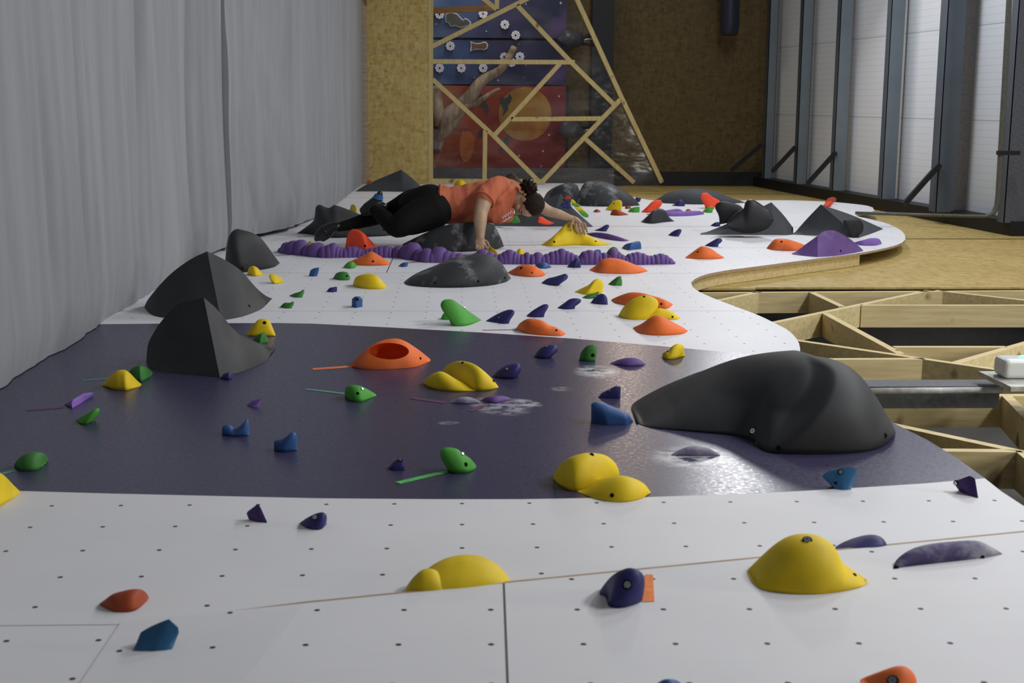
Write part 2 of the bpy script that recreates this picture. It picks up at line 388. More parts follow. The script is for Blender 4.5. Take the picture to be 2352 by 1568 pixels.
def flat(pts): return [(p.x, p.y, 0) for p in pts]
def wallmesh(name, pts, mat):
    V, F = prism(flat(pts), (0, 0, -0.018))
    o = mk(name, (V, F), mat, origin=(0, 0, 0), smooth=False, kind='structure')
    o.data.materials.append(MAT['ply'])
    for p in o.data.polygons:
        if abs(p.normal.z) < 0.5: p.material_index = 1
    return o
wallmesh('wall_near', wall_near_pts, 'panel_white')
wallmesh('wall_middle', wall_mid_pts, 'panel_purple')
wallmesh('wall_far', wall_far_pts, 'panel_far')
# the foreground board lies a board's thickness proud of the rest, with a bare chamfered edge
WN = 0.016
n_edge = [(300, 1424), (700, 1385), (1250, 1330), (1750, 1281), (2352, 1222), (2900, 1168)]
ne = [at(*p, WN) for p in n_edge]
wl_ = [(at(185, 1568).x, at(185, 1568).y), (at(277, 1430).x, at(277, 1430).y)]
PB = (ne[1].x - 0.25, 1.55)
ne[0].z = 0.002
poly = [tuple(p) for p in ne[1:]] + [(3.4, 1.55, WN), (*PB, WN)]
poly2 = [tuple(ne[0]), tuple(ne[1]), (*PB, WN), (-0.75, 1.55, 0.002), (*wl_[0], 0.002), (*wl_[1], 0.002)]
wf = mk('wall_front', join(prism(poly, (0, 0, -0.0145)), ([*poly2, *[(a, b, 0.0005) for a, b, c in poly2]], [(0, 1, 5), (1, 4, 5), (1, 2, 4), (2, 3, 4)] + [(k, (k + 1) % 6, 6 + (k + 1) % 6, 6 + k) for k in range(6)] + [(6, 7, 8, 9, 10, 11)])), 'panel_near', origin=(0, 0, 0), smooth=False, kind='structure')
wf.data.materials.append(MAT['ply'])
for p in wf.data.polygons:
    if abs(p.normal.z) < 0.5: p.material_index = 1
ch = []
for a, b in zip(ne, ne[1:]):
    ch.append((a, b))
V = []; F = []
for i, p in enumerate(ne):
    V += [(p.x, p.y, p.z), (p.x, p.y + 0.020, max(0.001, p.z - 0.003)), (p.x, p.y + 0.020, 0.0), (p.x, p.y, 0.0)]
for i in range(len(ne) - 1):
    k = i * 4
    F += [(k + j, k + (j + 1) % 4, k + 4 + (j + 1) % 4, k + 4 + j) for j in range(4)]
F += [(0, 1, 2, 3), tuple(len(V) - 4 + j for j in range(4))]
mk('chamfer', (V, F), 'ply', wf, smooth=False)
# curved timber carcass under the overhanging lobe of the far wall
seg = [p for p in edge_far if True]
i0 = min(range(len(seg)), key=lambda i: abs(seg[i][0] - 1590) + abs(seg[i][1] - 652)); i1 = min(range(len(seg)), key=lambda i: abs(seg[i][0] - 1985) + abs(seg[i][1] - 579))
cur = [at(*p) for p in seg[i0 - 3:i1 + 1]]
V = []; F = []
for i, p in enumerate(cur):
    t = (cur[min(i + 1, len(cur) - 1)] - cur[max(i - 1, 0)]).normalized(); nr = Vector((-t.y, t.x, 0))
    q = p + nr * 0.035; r = p + nr * 0.08
    V += [(q.x, q.y, -0.0185), (q.x, q.y, -0.108), (r.x, r.y, -0.108), (r.x, r.y, -0.0185)]
for i in range(len(cur) - 1):
    k = i * 4; F += [(k + j, k + (j + 1) % 4, k + 4 + (j + 1) % 4, k + 4 + j) for j in range(4)]
F += [(0, 1, 2, 3), tuple(len(V) - 4 + j for j in range(4))]
mk('trim_1', (V, F), 'pine', origin=(0, 0, 0), smooth=False, kind='structure')
# ------------------------------------------------------------------ backing, lattice, void
ROOF = lambda v: 7.08 - 0.107 * v
WB = -0.11
vb = at(2000, 662, WB).y; VE = 21.2
bk = [(0.9, vb - 0.01, WB), (at(1735, 662, WB).x, vb - 0.01, WB), (at(1737, 662, WB).x, vb + 0.05, WB), (ROOF(vb), vb + 0.05, WB), (ROOF(VE), VE, WB), (-2.33, VE, WB), (-2.33, far_end + 0.01, WB), (0.9, far_end + 0.01, WB)]
wbk = mk('wall_backing', prism(bk, (0, 0, -0.014)), 'osb', origin=(0, 0, 0), smooth=False, kind='structure')
for (y, x0, x1) in ((549, 2040, 2352), (446, 1480, 2000), (489, 1960, 2262)):      # joints between the backing boards
    a, b = at(x0, y, WB), at(x1, y, WB)
    mk('board_joint', box((a.x, (a.y + b.y) / 2 - 0.012, WB + 0.0005), (b.x, (a.y + b.y) / 2 + 0.012, WB + 0.003)), 'hole', wbk, smooth=False)
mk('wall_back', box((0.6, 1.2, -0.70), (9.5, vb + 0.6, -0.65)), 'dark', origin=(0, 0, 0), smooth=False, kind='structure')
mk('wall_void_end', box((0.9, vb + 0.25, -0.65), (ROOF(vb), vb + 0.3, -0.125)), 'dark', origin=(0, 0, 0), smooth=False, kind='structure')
MAT['redmat'] = plain('red_vinyl', (0.55, 0.06, 0.08), 0.5)
WL = -0.126
la = root('timber_lattice', at(1950, 800, WL), label='open lattice of pale pine beams beside the right edge of the wavy climbing wall', category='timber frame')
beams = [((60, 96), (2700, 80)), ((120, 172), (520, 90)), ((540, 318), (1690, 80)), ((880, 92), (1090, 190)), ((975, 238), (1500, 520)),
         ((1740, 80), (2700, 185)), ((1220, 182), (2700, 182)), ((760, 422), (2700, 705)), ((1450, 470), (2230, 470)), ((1870, 582), (2700, 345)),
         ((900, 556), (1660, 552)), ((1150, 812), (2900, 800)), ((1480, 1015), (2900, 1315)), ((1750, 1185), (2330, 1190)), ((2230, 806), (2480, 1060)), ((2330, 1190), (2700, 1500))]
def beyond(a, b, k):
    return (b[0] + (b[0] - a[0]) * k, b[1] + (b[1] - a[1]) * k)
for a, b in beams:
    if b[0] >= 2600: b = beyond(a, b, 900 / (b[0] - a[0]))
    if a[0] <= 150 or a in ((540, 318), (760, 422), (900, 556), (1150, 812), (1480, 1015), (1750, 1185)): a = beyond(b, a, 600 / (b[0] - a[0]))
    p, q = at(*cc('G', a), WL), at(*cc('G', b), WL); t = (q - p).normalized()
    mk('beam', bar(p, q, (-t.y, t.x, 0), (0, 0, 1), 0.045, 0.145), 'pine', la, smooth=False)
p, q = at(*cc('G', (1250, 352)), -0.6), at(*cc('G', (2352, 428)), -0.6)
mk('red_strip', box((p.x, q.y, -0.649), (q.x + 1.5, p.y, -0.60)), 'redmat', label='red padded strip seen through the timber lattice', category='mat')
# cable tray with the emergency lamp
vt = at(*cc('G', (1650, 757)), -0.02).y
tr = root('cable_tray', at(*cc('G', (1650, 757)), -0.02), label='dark grey cable tray crossing the timber lattice beside the large volume', category='tray')
a, b = at(*cc('G', (1080, 757)), -0.03), at(*cc('G', (2210, 757)), -0.03); a2 = at(*cc('G', (1080, 700)), -0.03)
MAT['tray'] = plain('tray_grey_paint', (0.085, 0.09, 0.10), 0.5)
mk('channel', box((a.x, a.y + 0.03, -0.127), (b.x, a2.y, -0.03)), 'tray', tr, smooth=False)
mk('conduit', tube([(a.x, a.y, -0.045), (b.x, a.y, -0.04)], 0.014), plain('pale_conduit', (0.45, 0.45, 0.44), 0.4), tr, label='pale conduit pipe')
ve = a2.y
el = root('emergency_lamp', atv(2330, 850, a.y), label='white emergency lamp with a green glow at the right edge of the picture', category='lamp')
MAT['alu'] = plain('brushed_aluminium_plate', (0.50, 0.49, 0.44), 0.45, 0.4, 0.3)
pp = [at(*cc('G', p), 0.02) for p in ((2038, 640), (2420, 640), (2700, 745), (2262, 748))]
mk('mounting_plate', prism(pp, (0, 0, -0.02)), 'alu', el, smooth=False)
lb = at(*cc('G', (2200, 690)), 0.021)
t = NT('white_plastic'); t.col((0.75, 0.77, 0.75)); t.set(0.25, 0.5); MAT['wplastic'] = t.m
V, F = box((lb.x, lb.y - 0.02, 0.021), (lb.x + 0.36, lb.y + 0.11, 0.105))
hb = mk('housing', (V, F), 'wplastic', el, smooth=False)
bm_ = hb.modifiers.new('b', 'BEVEL'); bm_.width = 0.022; bm_.segments = 4
t = NT('green_led'); t.b.inputs['Emission Color'].default_value = (0.1, 1, 0.45, 1); t.b.inputs['Emission Strength'].default_value = 4; t.col((0.1, 0.6, 0.3))
mk('indicator_light', box((lb.x + 0.09, lb.y - 0.0, 0.104), (lb.x + 0.15, lb.y + 0.05, 0.112)), t.m, el, smooth=False, label='green indicator light')
# ------------------------------------------------------------------ hall shell
mk('floor', box((-2.39, -2, -2.0), (-2.34, 23, 8)), plain('concrete_floor', (0.12, 0.12, 0.13), 0.7), origin=(0, 0, 0), smooth=False, kind='structure')
VO = 19.35                                            # end wall with the open timber frame
pa, pb2 = atv(836, 200, VO), atv(990, 200, VO)
we = mk('wall_end', box((-2.33, VO, 0.002), (pb2.x, VO + 0.018, 6.5)), 'osb', origin=(0, 0, 0), smooth=False, kind='structure')
x1 = atv(845, 200, VO - 0.004).x
mk('edge_strip', box((pa.x - 0.05, VO - 0.012, 0.003), (x1, VO - 0.0005, 6.5)), 'ply', we, smooth=False)
mk('board_joint', box((x1, VO - 0.002, atv(900, 117, VO).z), (pb2.x - 0.02, VO - 0.0005, atv(900, 115.5, VO).z)), 'ply', we, smooth=False)
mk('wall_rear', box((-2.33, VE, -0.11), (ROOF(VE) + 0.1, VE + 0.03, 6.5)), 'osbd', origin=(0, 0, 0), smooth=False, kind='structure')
# dark steel post and low ledge by the mural
a, b = atv(1360, 100, VE - 0.2), atv(1410, 100, VE - 0.2)
mk('steel_post', box((a.x, VE - 0.2, -0.05), (b.x, VE - 0.01, 6.4)), 'steelblack', smooth=False, label='black steel column standing between the mural and the brown chipboard', category='column')
a, b = atv(1409, 385, VE - 0.25), atv(1755, 400, VE - 0.25)
mk('dark_rail', box((a.x, VE - 0.24, WB + 0.004), (b.x, VE - 0.04, 0.10)), 'steelblack', smooth=False, label='black rail along the foot of the brown chipboard', category='rail')
a, b = atv(960, 385, VE - 0.4), atv(1409, 415, VE - 0.4)
mk('grey_ledge', box((a.x, VE - 0.45, WB + 0.004), (b.x, VE - 0.28, atv(1200, 386, VE - 0.4).z)), plain('ledge_grey', (0.10, 0.10, 0.115), 0.5), smooth=False, label='grey ledge along the foot of the red mural board', category='ledge')
# roof
t = NT('ribbed_roof_sheet'); vec, x, y, z = t.coord()
f = t.math('FRACT', t.math('DIVIDE', z, 0.075)); g = t.math('FRACT', t.math('DIVIDE', z, 1.0))
cc_ = t.mix(t.math('LESS_THAN', f, 0.12), (0.80, 0.81, 0.84), (0.70, 0.72, 0.76)); cc_ = t.mix(t.math('LESS_THAN', g, 0.012), cc_, (0.48, 0.50, 0.55))
t.col(cc_); t.set(0.4, 0.4); t.bump(f, 0.15, 0.004)
MAT['roof'] = t.m
R0, R1 = 6.0, VE + 0.3
mk('ceiling', prism([(ROOF(R0), R0, -0.7), (ROOF(R1), R1, -0.7), (ROOF(R1) + 0.08, R1, -0.7), (ROOF(R0) + 0.08, R0, -0.7)], (0, 0, 7.4)), 'roof', origin=(0, 0, 0), smooth=False, kind='structure')
def purlin(x, wd_, mat, label, wl=0.02, rec=0.07, dv=0.10, top=6.6):
    v = 7.08 / ((x - 1060) / FPX + 0.107) - 0.1
    u1 = ROOF(v) - 0.002; ul = u1 - wd_ - rec
    r = root('purlin', (ul, v, wl), label=label, category='roof purlin', group='steel purlins under the roof')
    mk('web', box((ul, v - dv, wl), (ul + wd_, v - dv + 0.012, top)), mat, r, smooth=False)
    mk('flange', join(box((ul, v - dv, wl), (ul + 0.012, v + 0.05, top)), box((ul + 0.01, v + 0.03, wl), (u1 - 0.03, v + 0.045, top))), 'galvd', r, smooth=False)
    return v, ul
pv = []
pv.append(purlin(1776, 0.13, 'galv', 'pale grey purlin right beside the brown chipboard end wall'))
pv.append(purlin(1855, 0.15, 'galv', 'pale grey purlin, second from the chipboard end wall'))
pv.append(purlin(1945, 0.17, 'galv', 'pale grey purlin, third from the chipboard end wall'))
pv.append(purlin(2062, 0.17, 'galv', 'pale grey purlin left of the wide dark rafter'))
v5, u5 = purlin(2222, 0.20, 'galvd', 'wide dark steel rafter with a brownish second face', rec=0.20, dv=0.16)
pv.append((v5, u5))
o = mk('side_plate', box((u5 + 0.25, v5 - 0.02, 0.02), (u5 + 0.39, v5 + 0.0, 6.6)), plain('brownish_grey_steel', (0.17, 0.16, 0.155), 0.5), bpy.data.objects['purlin.004'], smooth=False)
purlin(2372, 0.26, 'slate', 'slate blue purlin at the right edge of the picture', rec=0.05)
# base rail of the roof slope and its braces
vv = [13.0, 15.5, 18.0, VE - 0.25]
V = []; F = []
wlo = lambda v: WB + 0.004
for v in vv:
    u = ROOF(v) - 0.03
    V += [(u - 0.22, v, wlo(v)), (u - 0.22, v, 0.035), (u, v, 0.035), (u, v, wlo(v))]
for i in range(len(vv) - 1):
    k = i * 4; F += [(k + j, k + (j + 1) % 4, k + 4 + (j + 1) % 4, k + 4 + j) for j in range(4)]
F += [(0, 1, 2, 3), tuple(len(V) - 4 + j for j in range(4))]
mk('eaves_beam', (V, F), 'steelblack', smooth=False, label='long black steel beam running along the foot of the roof slope', category='beam')
br = [((460, 1050), (250, 1225), 0, 'black diagonal brace, farthest away by the chipboard'), ((700, 1070), (545, 1235), 1, 'black diagonal brace on the second purlin'),
      ((990, 1110), (800, 1320), 2, 'black diagonal brace on the third purlin'), ((1735, 1200), (1500, 1465), 4, 'black diagonal brace on the wide dark rafter, nearest and longest')]
for a, b, i, lb_ in br:
    v = pv[i][0] - (0.155 if i < 4 else 0.215)
    p, q = atv(*cc('R', a), v), atv(*cc('R', b), v)
    q.z = max(q.z, 0.03); p += (p - q).normalized() * 0.04
    t_ = (q - p).normalized(); mk('brace', bar(p, q, (t_.z, 0, -t_.x), (0, -1, 0), 0.055, 0.05), 'steelblack', smooth=False, label=lb_, category='brace', group='braces of the roof slope')
# conduit pipe
vp = 12.85
pts = [atv(2352, -700, vp), atv(2318, 0, vp), atv(2305, 240, vp), atv(2293, 450, vp), atv(2290, 474, vp), atv(2280, 490, vp), atv(2262, 497, vp), atv(2150, 494, vp), atv(1965, 489, vp)]
wp = root('water_pipe', pts[5], label='thin bent grey pipe running down beside the right edge purlin', category='pipe')
mk('pipe', tube(pts, [0.028] * 6 + [0.016] * 3, 12), plain('grey_brown_pipe', (0.10, 0.10, 0.085), 0.45, 0.4, 0.2), wp)
a = atv(2303, 351, vp); mk('bracket', box((a.x - 0.05, vp - 0.035, a.z - 0.02), (a.x + 0.16, vp + 0.035, a.z + 0.02)), 'steelblack', wp, smooth=False)
# hanging dark tube
a = atv(1675, 82, 20.4)
mk('duct', tube([(a.x, 20.4, 6.5), (a.x, 20.4, a.z + 0.1), (a.x, 20.4, a.z + 0.02), (a.x, 20.4, a.z)], [0.145, 0.14, 0.125, 0.10], 24), plain('navy_vinyl', (0.022, 0.026, 0.045), 0.45), label='dark navy round tube hanging in front of the brown chipboard', category='tube')
# ------------------------------------------------------------------ open timber frame in the end wall
tf = root('timber_truss', (pb2.x, VO, 0.0), label='triangular truss of thin pale battens closing the far end of the wall', category='timber frame')
TB = [((557, -60), (557, 1228)), ((570, 312), (1260, -35)), ((850, -60), (1000, 62)), ((1005, -60), (1003, 60)), ((1140, 35), (1510, 425)), ((1505, 420), (1795, 705)),
      ((570, 415), (1530, 420)), ((1430, 430), (985, 915)), ((570, 535), (970, 905)), ((970, 905), (1285, 1222)), ((1100, 805), (1715, 800)),
      ((925, 880), (920, 1215)), ((1838, 672), (1310, 1228)), ((1605, 940), (1930, 1255)), ((1520, -60), (1845, 655)), ((1845, 655), (2118, 1295)), ((560, 1222), (1330, 1226))]
for i, (a, b) in enumerate(TB):
    if a[1] < 0:
        a = beyond(b, a, 900 / (b[1] - a[1]))
        if b == (1000, 62): a = (595, -268)
    if b[1] < 0: b = beyond(a, b, 240 / (b[0] - a[0]))
    v = VO - 0.004 + 0.0015 * (i % 3)
    p, q = atv(*cc('Q', a), v), atv(*cc('Q', b), v)
    p.z = max(p.z, 0.035); q.z = max(q.z, 0.035)
    t_ = (q - p).normalized()
    mk('batten', bar(p, q, (t_.z, 0, -t_.x), (0, -1, 0), 0.062, 0.09), 'pinew', tf, smooth=False)
p, q = atv(*cc('Q', (570, 72)), VO + 0.6), atv(*cc('Q', (985, 52)), VO + 0.6)
mk('rear_batten', bar(p, q, (0, 0, 1), (0, -1, 0), 0.085, 0.06), wood('brown_batten', (0.20, 0.10, 0.03), (0.32, 0.17, 0.06)), tf, smooth=False, label='darker brown batten set back')
# clear plastic sheet stretched over the frame
t = NT('clear_plastic_film'); t.t.nodes.remove(t.b)
tr_ = t.n('ShaderNodeBsdfTransparent'); gl = t.n('ShaderNodeBsdfGlossy'); gl.inputs['Roughness'].default_value = 0.12; df = t.n('ShaderNodeBsdfDiffuse'); df.inputs[0].default_value = (0.8, 0.8, 0.85, 1)
tc = t.n('ShaderNodeTexCoord'); nz = t.noise(t.mapped(tc.outputs['Object'], (0.6, 1, 1.4), (0.4, 0, 0.3)), 2.2, 3)
rp = t.ramp(nz, [(0.48, (0.0, 0.0, 0.0)), (0.75, (0.035, 0.035, 0.035))])
m1 = t.n('ShaderNodeMixShader'); t.l(rp, m1.inputs[0]); t.l(tr_.outputs[0], m1.inputs[1]); t.l(df.outputs[0], m1.inputs[2])
m2 = t.n('ShaderNodeMixShader'); m2.inputs[0].default_value = 0.014; t.l(m1.outputs[0], m2.inputs[1]); t.l(gl.outputs[0], m2.inputs[2])
bp = t.n('ShaderNodeBump'); bp.inputs['Strength'].default_value = 0.6; bp.inputs['Distance'].default_value = 0.03; t.l(nz, bp.inputs['Height']); t.l(bp.outputs[0], gl.inputs['Normal'])
t.l(m2.outputs[0], t.t.nodes['Material Output'].inputs[0])
film = [atv(*cc('Q', p), VO + 0.10) for p in ((570, -950), (1120, -950), (1850, 655), (2110, 1280), (570, 1215))]
mk('plastic_sheet', prism(film, (0, 0.002, 0)), t.m, smooth=False, label='clear plastic sheet stretched behind the pale battens of the truss', category='plastic sheet')
# ------------------------------------------------------------------ mural boards behind the frame
VM = 20.95
def mural(name, px0, px1, py0, py1, mat, **pr):
    a, b = atv(px0, py0, VM), atv(px1, py1, VM)
    return mk(name, box((a.x, VM, b.z), (b.x, VM + 0.02, a.z)), mat, smooth=False, **pr)
t = NT('night_sky_painting'); vec, x, y, z = t.coord()
n = t.noise(t.mapped(vec, (1, 1, 2.2)), 0.9, 4); gx = t.math('MULTIPLY_ADD', x, -0.42, 0.52)
f = t.math('ADD', gx, t.math('MULTIPLY', t.math('SUBTRACT', n, 0.5), 0.9))
c1 = t.ramp(f, [(0.15, (0.010, 0.014, 0.045)), (0.45, (0.027, 0.025, 0.075)), (0.75, (0.035, 0.065, 0.17)), (1.0, (0.09, 0.16, 0.30))])
c1 = t.mix(t.ramp(t.noise(vec, 1.6, 3), [(0.56, (0, 0, 0)), (0.72, (0.7, 0.7, 0.7))]), c1, (0.09, 0.035, 0.17))
t.col(c1); t.set(0.5, 0.3); MAT['night'] = t.m
t = NT('red_planet_painting'); vec, x, y, z = t.coord()
n = t.noise(t.mapped(vec, (1, 1, 1.4)), 1.4, 4)
f = t.math('ADD', t.math('MULTIPLY_ADD', x, -0.40, 0.48), t.math('MULTIPLY', t.math('SUBTRACT', n, 0.5), 1.0))
t.col(t.ramp(f, [(0.2, (0.17, 0.022, 0.022)), (0.6, (0.27, 0.05, 0.024)), (0.9, (0.30, 0.10, 0.04))])); t.set(0.5, 0.3); MAT['redsky'] = t.m
mb = mural('mural_board', 960, 1301, -620, 88, 'night', label='upper blue night sky mural board with gecko shape', category='mural', group='night sky mural boards')
mb2 = mural('mural_board', 960, 1301, 91, 195, 'night', label='lower dark blue mural board with rows of white flower holds', category='mural', group='night sky mural boards')
mr = mural('mural_board', 960, 1301, 196, 386, 'redsky', label='red and orange mural board with a big yellow moon', category='mural')
mk('edge_trim', box((atv(1303, 0, VM).x, VM - 0.01, atv(1303, 386, VM).z), (atv(1309, 0, VM).x, VM + 0.03, atv(1303, 197, VM).z)), 'steelblack', mr, smooth=False)
def disc3(cx, cy, rpx, v, n=40, th=0.006, wob=None):
    c = atv(cx, cy, v); s = v / FPX; P = []
    for k in range(n):
        a = 2 * math.pi * k / n; r = rpx * s * (wob(a) if wob else 1); P.append((c.x + r * math.cos(a), v, c.z + r * math.sin(a)))
    return prism(P, (0, -th, 0))
t = NT('yellow_moon_paint'); vec, x, y, z = t.coord()
t.col(t.ramp(t.noise(vec, 2.6, 5, 0.6), [(0.35, (0.27, 0.09, 0.022)), (0.6, (0.36, 0.20, 0.035))])); t.set(0.5, 0.3)
mk('moon', disc3(1206, 262, 60, VM - 0.001), t.m, mr, smooth=False, label='round yellow moon')
a, b = atv(1040, 297, VM), atv(1301, 298, VM); mk('board_joint', box((a.x, VM - 0.008, b.z), (b.x, VM - 0.001, a.z + 0.004)), plain('joint_shadow_paint', (0.06, 0.015, 0.01)), mr, smooth=False)
MAT['slatep'] = plain('painted_dark_creature', (0.055, 0.055, 0.055), 0.6)
MAT['cream'] = plain('white_hold_resin', (0.62, 0.62, 0.72), 0.6)
MAT['star'] = plain('white_star_paint', (0.7, 0.7, 0.72), 0.6)
def stars(parent, pts):
    for (x, y, r) in pts:
        mk('painted_star', disc3(x, y, r, VM - 0.002, 16, 0.004, lambda a: 1.0 if abs(math.sin(2 * a)) < 0.3 else 0.35), 'star', parent, smooth=False)
stars(mb, [(1288, 7, 4), (1208, 9, 2.5), (1125, 45, 2.5), (1117, 72, 2.5), (1002, 55, 3)])
stars(mb2, [(1192, 101, 2), (1144, 184, 3), (1090, 178, 2), (1203, 178, 1.5), (1208, 150, 2)])
stars(mr, [(1284, 221, 3.5), (1261, 310, 3.5), (1247, 347, 3.5), (1192, 358, 3.5), (1243, 382, 3)])
def shape(name, c, pts, mat, parent, th=0.012, v=VM - 0.002, sc_=1, **pr):
    P = [atv(*cc(c, p), v) for p in pts]
    return mk(name, prism([(p.x, v, p.z) for p in P], (0, -th, 0)), mat, parent, smooth=False, **pr)
birds = [[(840, 205), (880, 225), (905, 250), (960, 215), (1120, 140), (1010, 215), (930, 265), (945, 330), (985, 420), (970, 510), (940, 470), (905, 400), (840, 410), (880, 350), (875, 300), (845, 250)],
         [(1135, 290), (1150, 250), (1200, 275), (1240, 260), (1265, 205), (1300, 260), (1290, 320), (1245, 380), (1255, 430), (1200, 500), (1170, 525), (1185, 440), (1150, 370)],
         [(870, 712), (890, 725), (890, 820), (850, 825), (825, 790), (840, 745)], [(1255, 765), (1260, 860), (1250, 930), (1200, 960), (1150, 1030), (1110, 1020), (1110, 990), (1180, 920), (1190, 860), (1220, 800)]]
for b_ in birds: shape('painted_bird', 'O', b_, 'slatep', mr, 0.006, label='dark flying bird shape')
def orangerock(pts): shape('painted_rock', 'O', pts, plain('orange_rock_paint', (0.44, 0.13, 0.045), 0.6), mr, 0.01, label='paler orange rock shape')
orangerock([(620, 735), (720, 740), (790, 820), (780, 950), (740, 1080), (690, 1160), (630, 1160), (590, 1080), (570, 960), (580, 830)])
gk = [(395, 180), (480, 172), (545, 190), (585, 235), (625, 275), (655, 250), (700, 270), (735, 310), (730, 350), (650, 370), (590, 385), (520, 360), (450, 365), (420, 315), (385, 310), (378, 240)]
shape('creature_cutout', 'N', gk, 'cream', None, 0.02, VM - 0.003, label='grey lizard shaped board hold with white rim on the upper mural', category='hold')
shape('painted_face', 'N', [(400, 190), (478, 182), (540, 200), (580, 245), (622, 285), (655, 262), (695, 280), (722, 312), (715, 342), (650, 358), (590, 372), (525, 348), (455, 352), (430, 305), (395, 300), (388, 240)], 'slatep', bpy.data.objects['creature_cutout'], 0.006, VM - 0.024)
ct = [(725, 570), (760, 585), (800, 600), (870, 595), (900, 580), (945, 580), (970, 620), (960, 670), (920, 695), (860, 685), (780, 690), (720, 712), (735, 640)]
shape('creature_cutout', 'N', ct, 'cream', None, 0.02, VM - 0.003, label='brown cat shaped board hold with pale rim on the lower blue mural', category='hold')
shape('painted_face', 'N', [(738, 585), (762, 597), (800, 610), (870, 606), (902, 592), (940, 592), (958, 622), (948, 662), (916, 682), (860, 673), (780, 678), (735, 698), (748, 640)], plain('brown_creature_paint', (0.13, 0.07, 0.045)), bpy.data.objects['creature_cutout.001'], 0.006, VM - 0.024)
fl = [((300, 200), 'white flower hold at the left end of the upper mural board'), ((902, 190), 'white flower hold just above the diagonal batten'), ((1202, 342), 'white flower hold in the open dark part of the upper mural'),
      ((1352, 488), 'white flower hold just above the joint of the blue mural boards'), ((448, 638), 'white flower hold left of the brown cat shape'), 
      ((1410, 785), 'white flower hold right of the driftwood branch tip'), ((300, 942), 'leftmost white flower hold in the row below the level batten'), ((600, 942), 'middle white flower hold in the row below the level batten'),
      ((902, 942), 'rightmost white flower hold in the row below the level batten'), ((1195, 790), 'white flower hold behind the driftwood branch tip'), ((1295, 865), 'white flower hold half hidden by the level batten')]
for (p, lb_) in fl:
    x, y = cc('N', p)
    o = mk('flower_hold', disc3(x, y, 9.6 if x > 0 else 9, VM - 0.002, 48, 0.05, lambda a: 1 + 0.07 * math.cos(8 * a)), 'cream', smooth=40, label=lb_, category='hold', group='white flower holds on the mural')
    mk('bolt_hole', disc3(x, y, 2.2, VM - 0.053, 14, 0.003), 'hole', o, smooth=False)
    for k in range(8):
        a = k * math.pi / 4 + 0.39; mk('petal_dot', disc3(x + 5.6 * math.cos(a), y + 5.6 * math.sin(a), 0.9, VM - 0.053, 8, 0.002), 'galv', o, smooth=False)
# driftwood branch
t = NT('driftwood'); vec, x, y, z = t.coord()
t.col(t.ramp(t.noise(t.mapped(vec, (6, 3, 2)), 3, 5), [(0.3, (0.16, 0.11, 0.08)), (0.7, (0.36, 0.28, 0.20))])); t.set(0.7, 0.2); MAT['drift'] = t.m
vb_ = VM - 0.25
def path(c, pts, rs, v=vb_, n=24):
    P = spline([atv(*cc(c, p), v + 0.05 * math.sin(i * 2.1)) for i, p in enumerate(pts)], n); R_ = [rs[min(int(i / n * (len(rs) - 1)), len(rs) - 2)] * (1 - (i / n * (len(rs) - 1)) % 1) + rs[min(int(i / n * (len(rs) - 1)) + 1, len(rs) - 1)] * ((i / n * (len(rs) - 1)) % 1) for i in range(n + 1)]
    R_[-1] = rs[-1]; return tube(P, R_, 14)
bw = root('driftwood_branch', atv(1080, 230, vb_), label='long twisted driftwood branch leaning across the mural boards', category='branch')
mk('limb', path('N', [(1335, 655), (1280, 760), (1215, 880), (1110, 990), (900, 1110), (800, 1230), (700, 1370), (560, 1500), (420, 1600), (330, 1800)], [0.05, 0.055, 0.06, 0.07, 0.085, 0.10, 0.11, 0.12, 0.12, 0.10]), 'drift', bw)
mk('limb', path('O', [(650, 420), (520, 560), (400, 700), (300, 800), (290, 900), (270, 1000)], [0.06, 0.08, 0.09, 0.10, 0.08, 0.05]), 'drift', bw)
mk('twig', path('O', [(640, 400), (800, 350), (930, 260), (1050, 180), (1130, 145)], [0.045, 0.05, 0.04, 0.03, 0.02], vb_ - 0.08), 'drift', bw)
mk('twig', path('O', [(330, 1000), (270, 1110), (225, 1240)], [0.014, 0.010, 0.008]), 'drift', bw)
mk('stump', path('O', [(230, 110), (255, 300), (280, 480), (290, 640)], [0.085, 0.09, 0.095, 0.08]), 'drift', bw)
mk('stump', path('O', [(240, 690), (235, 850), (240, 1010)], [0.09, 0.10, 0.07]), plain('mauve_driftwood', (0.13, 0.09, 0.11), 0.7), bw)
# lumpy dark fixtures with webbing
for (x, y, lb_) in ((1310, 90, 'upper dark grey lumpy fixture with straps on the mural edge'), (1312, 297, 'lower dark grey lumpy fixture with straps on the mural edge')):
    c = atv(x, y, VM - 0.25); bm = bmesh.new(); bmesh.ops.create_icosphere(bm, subdivisions=3, radius=0.19)
    for q in bm.verts:
        q.co *= 1 + 0.35 * (noise.noise(q.co * 6 + Vector((x, y, 0))) ); q.co.z *= 0.72; q.co += c
    vf = ([tuple(q.co) for q in bm.verts], [tuple(q.index for q in f.verts) for f in bm.faces]); bm.free()
    o = mk('wall_fixture', vf, plain('dark_grey_plastic', (0.045, 0.045, 0.055), 0.4), smooth=30, label=lb_, category='fixture', group='dark fixtures on the mural edge')
    mk('strap', join(tube([c + Vector((0.12, 0, 0.03)), c + Vector((0.32, -0.03, 0.05))], 0.03, 8), tube([c + Vector((0.12, 0, -0.06)), c + Vector((0.36, -0.03, -0.09))], 0.022, 8)), 'steelblack', o)
    mk('buckle', join(tube([c + Vector((0.2, -0.09, -0.03)), c + Vector((0.24, -0.09, 0.0)), c + Vector((0.38, -0.08, 0.0))], 0.009, 8)), 'steel', o, label='shiny metal buckle')
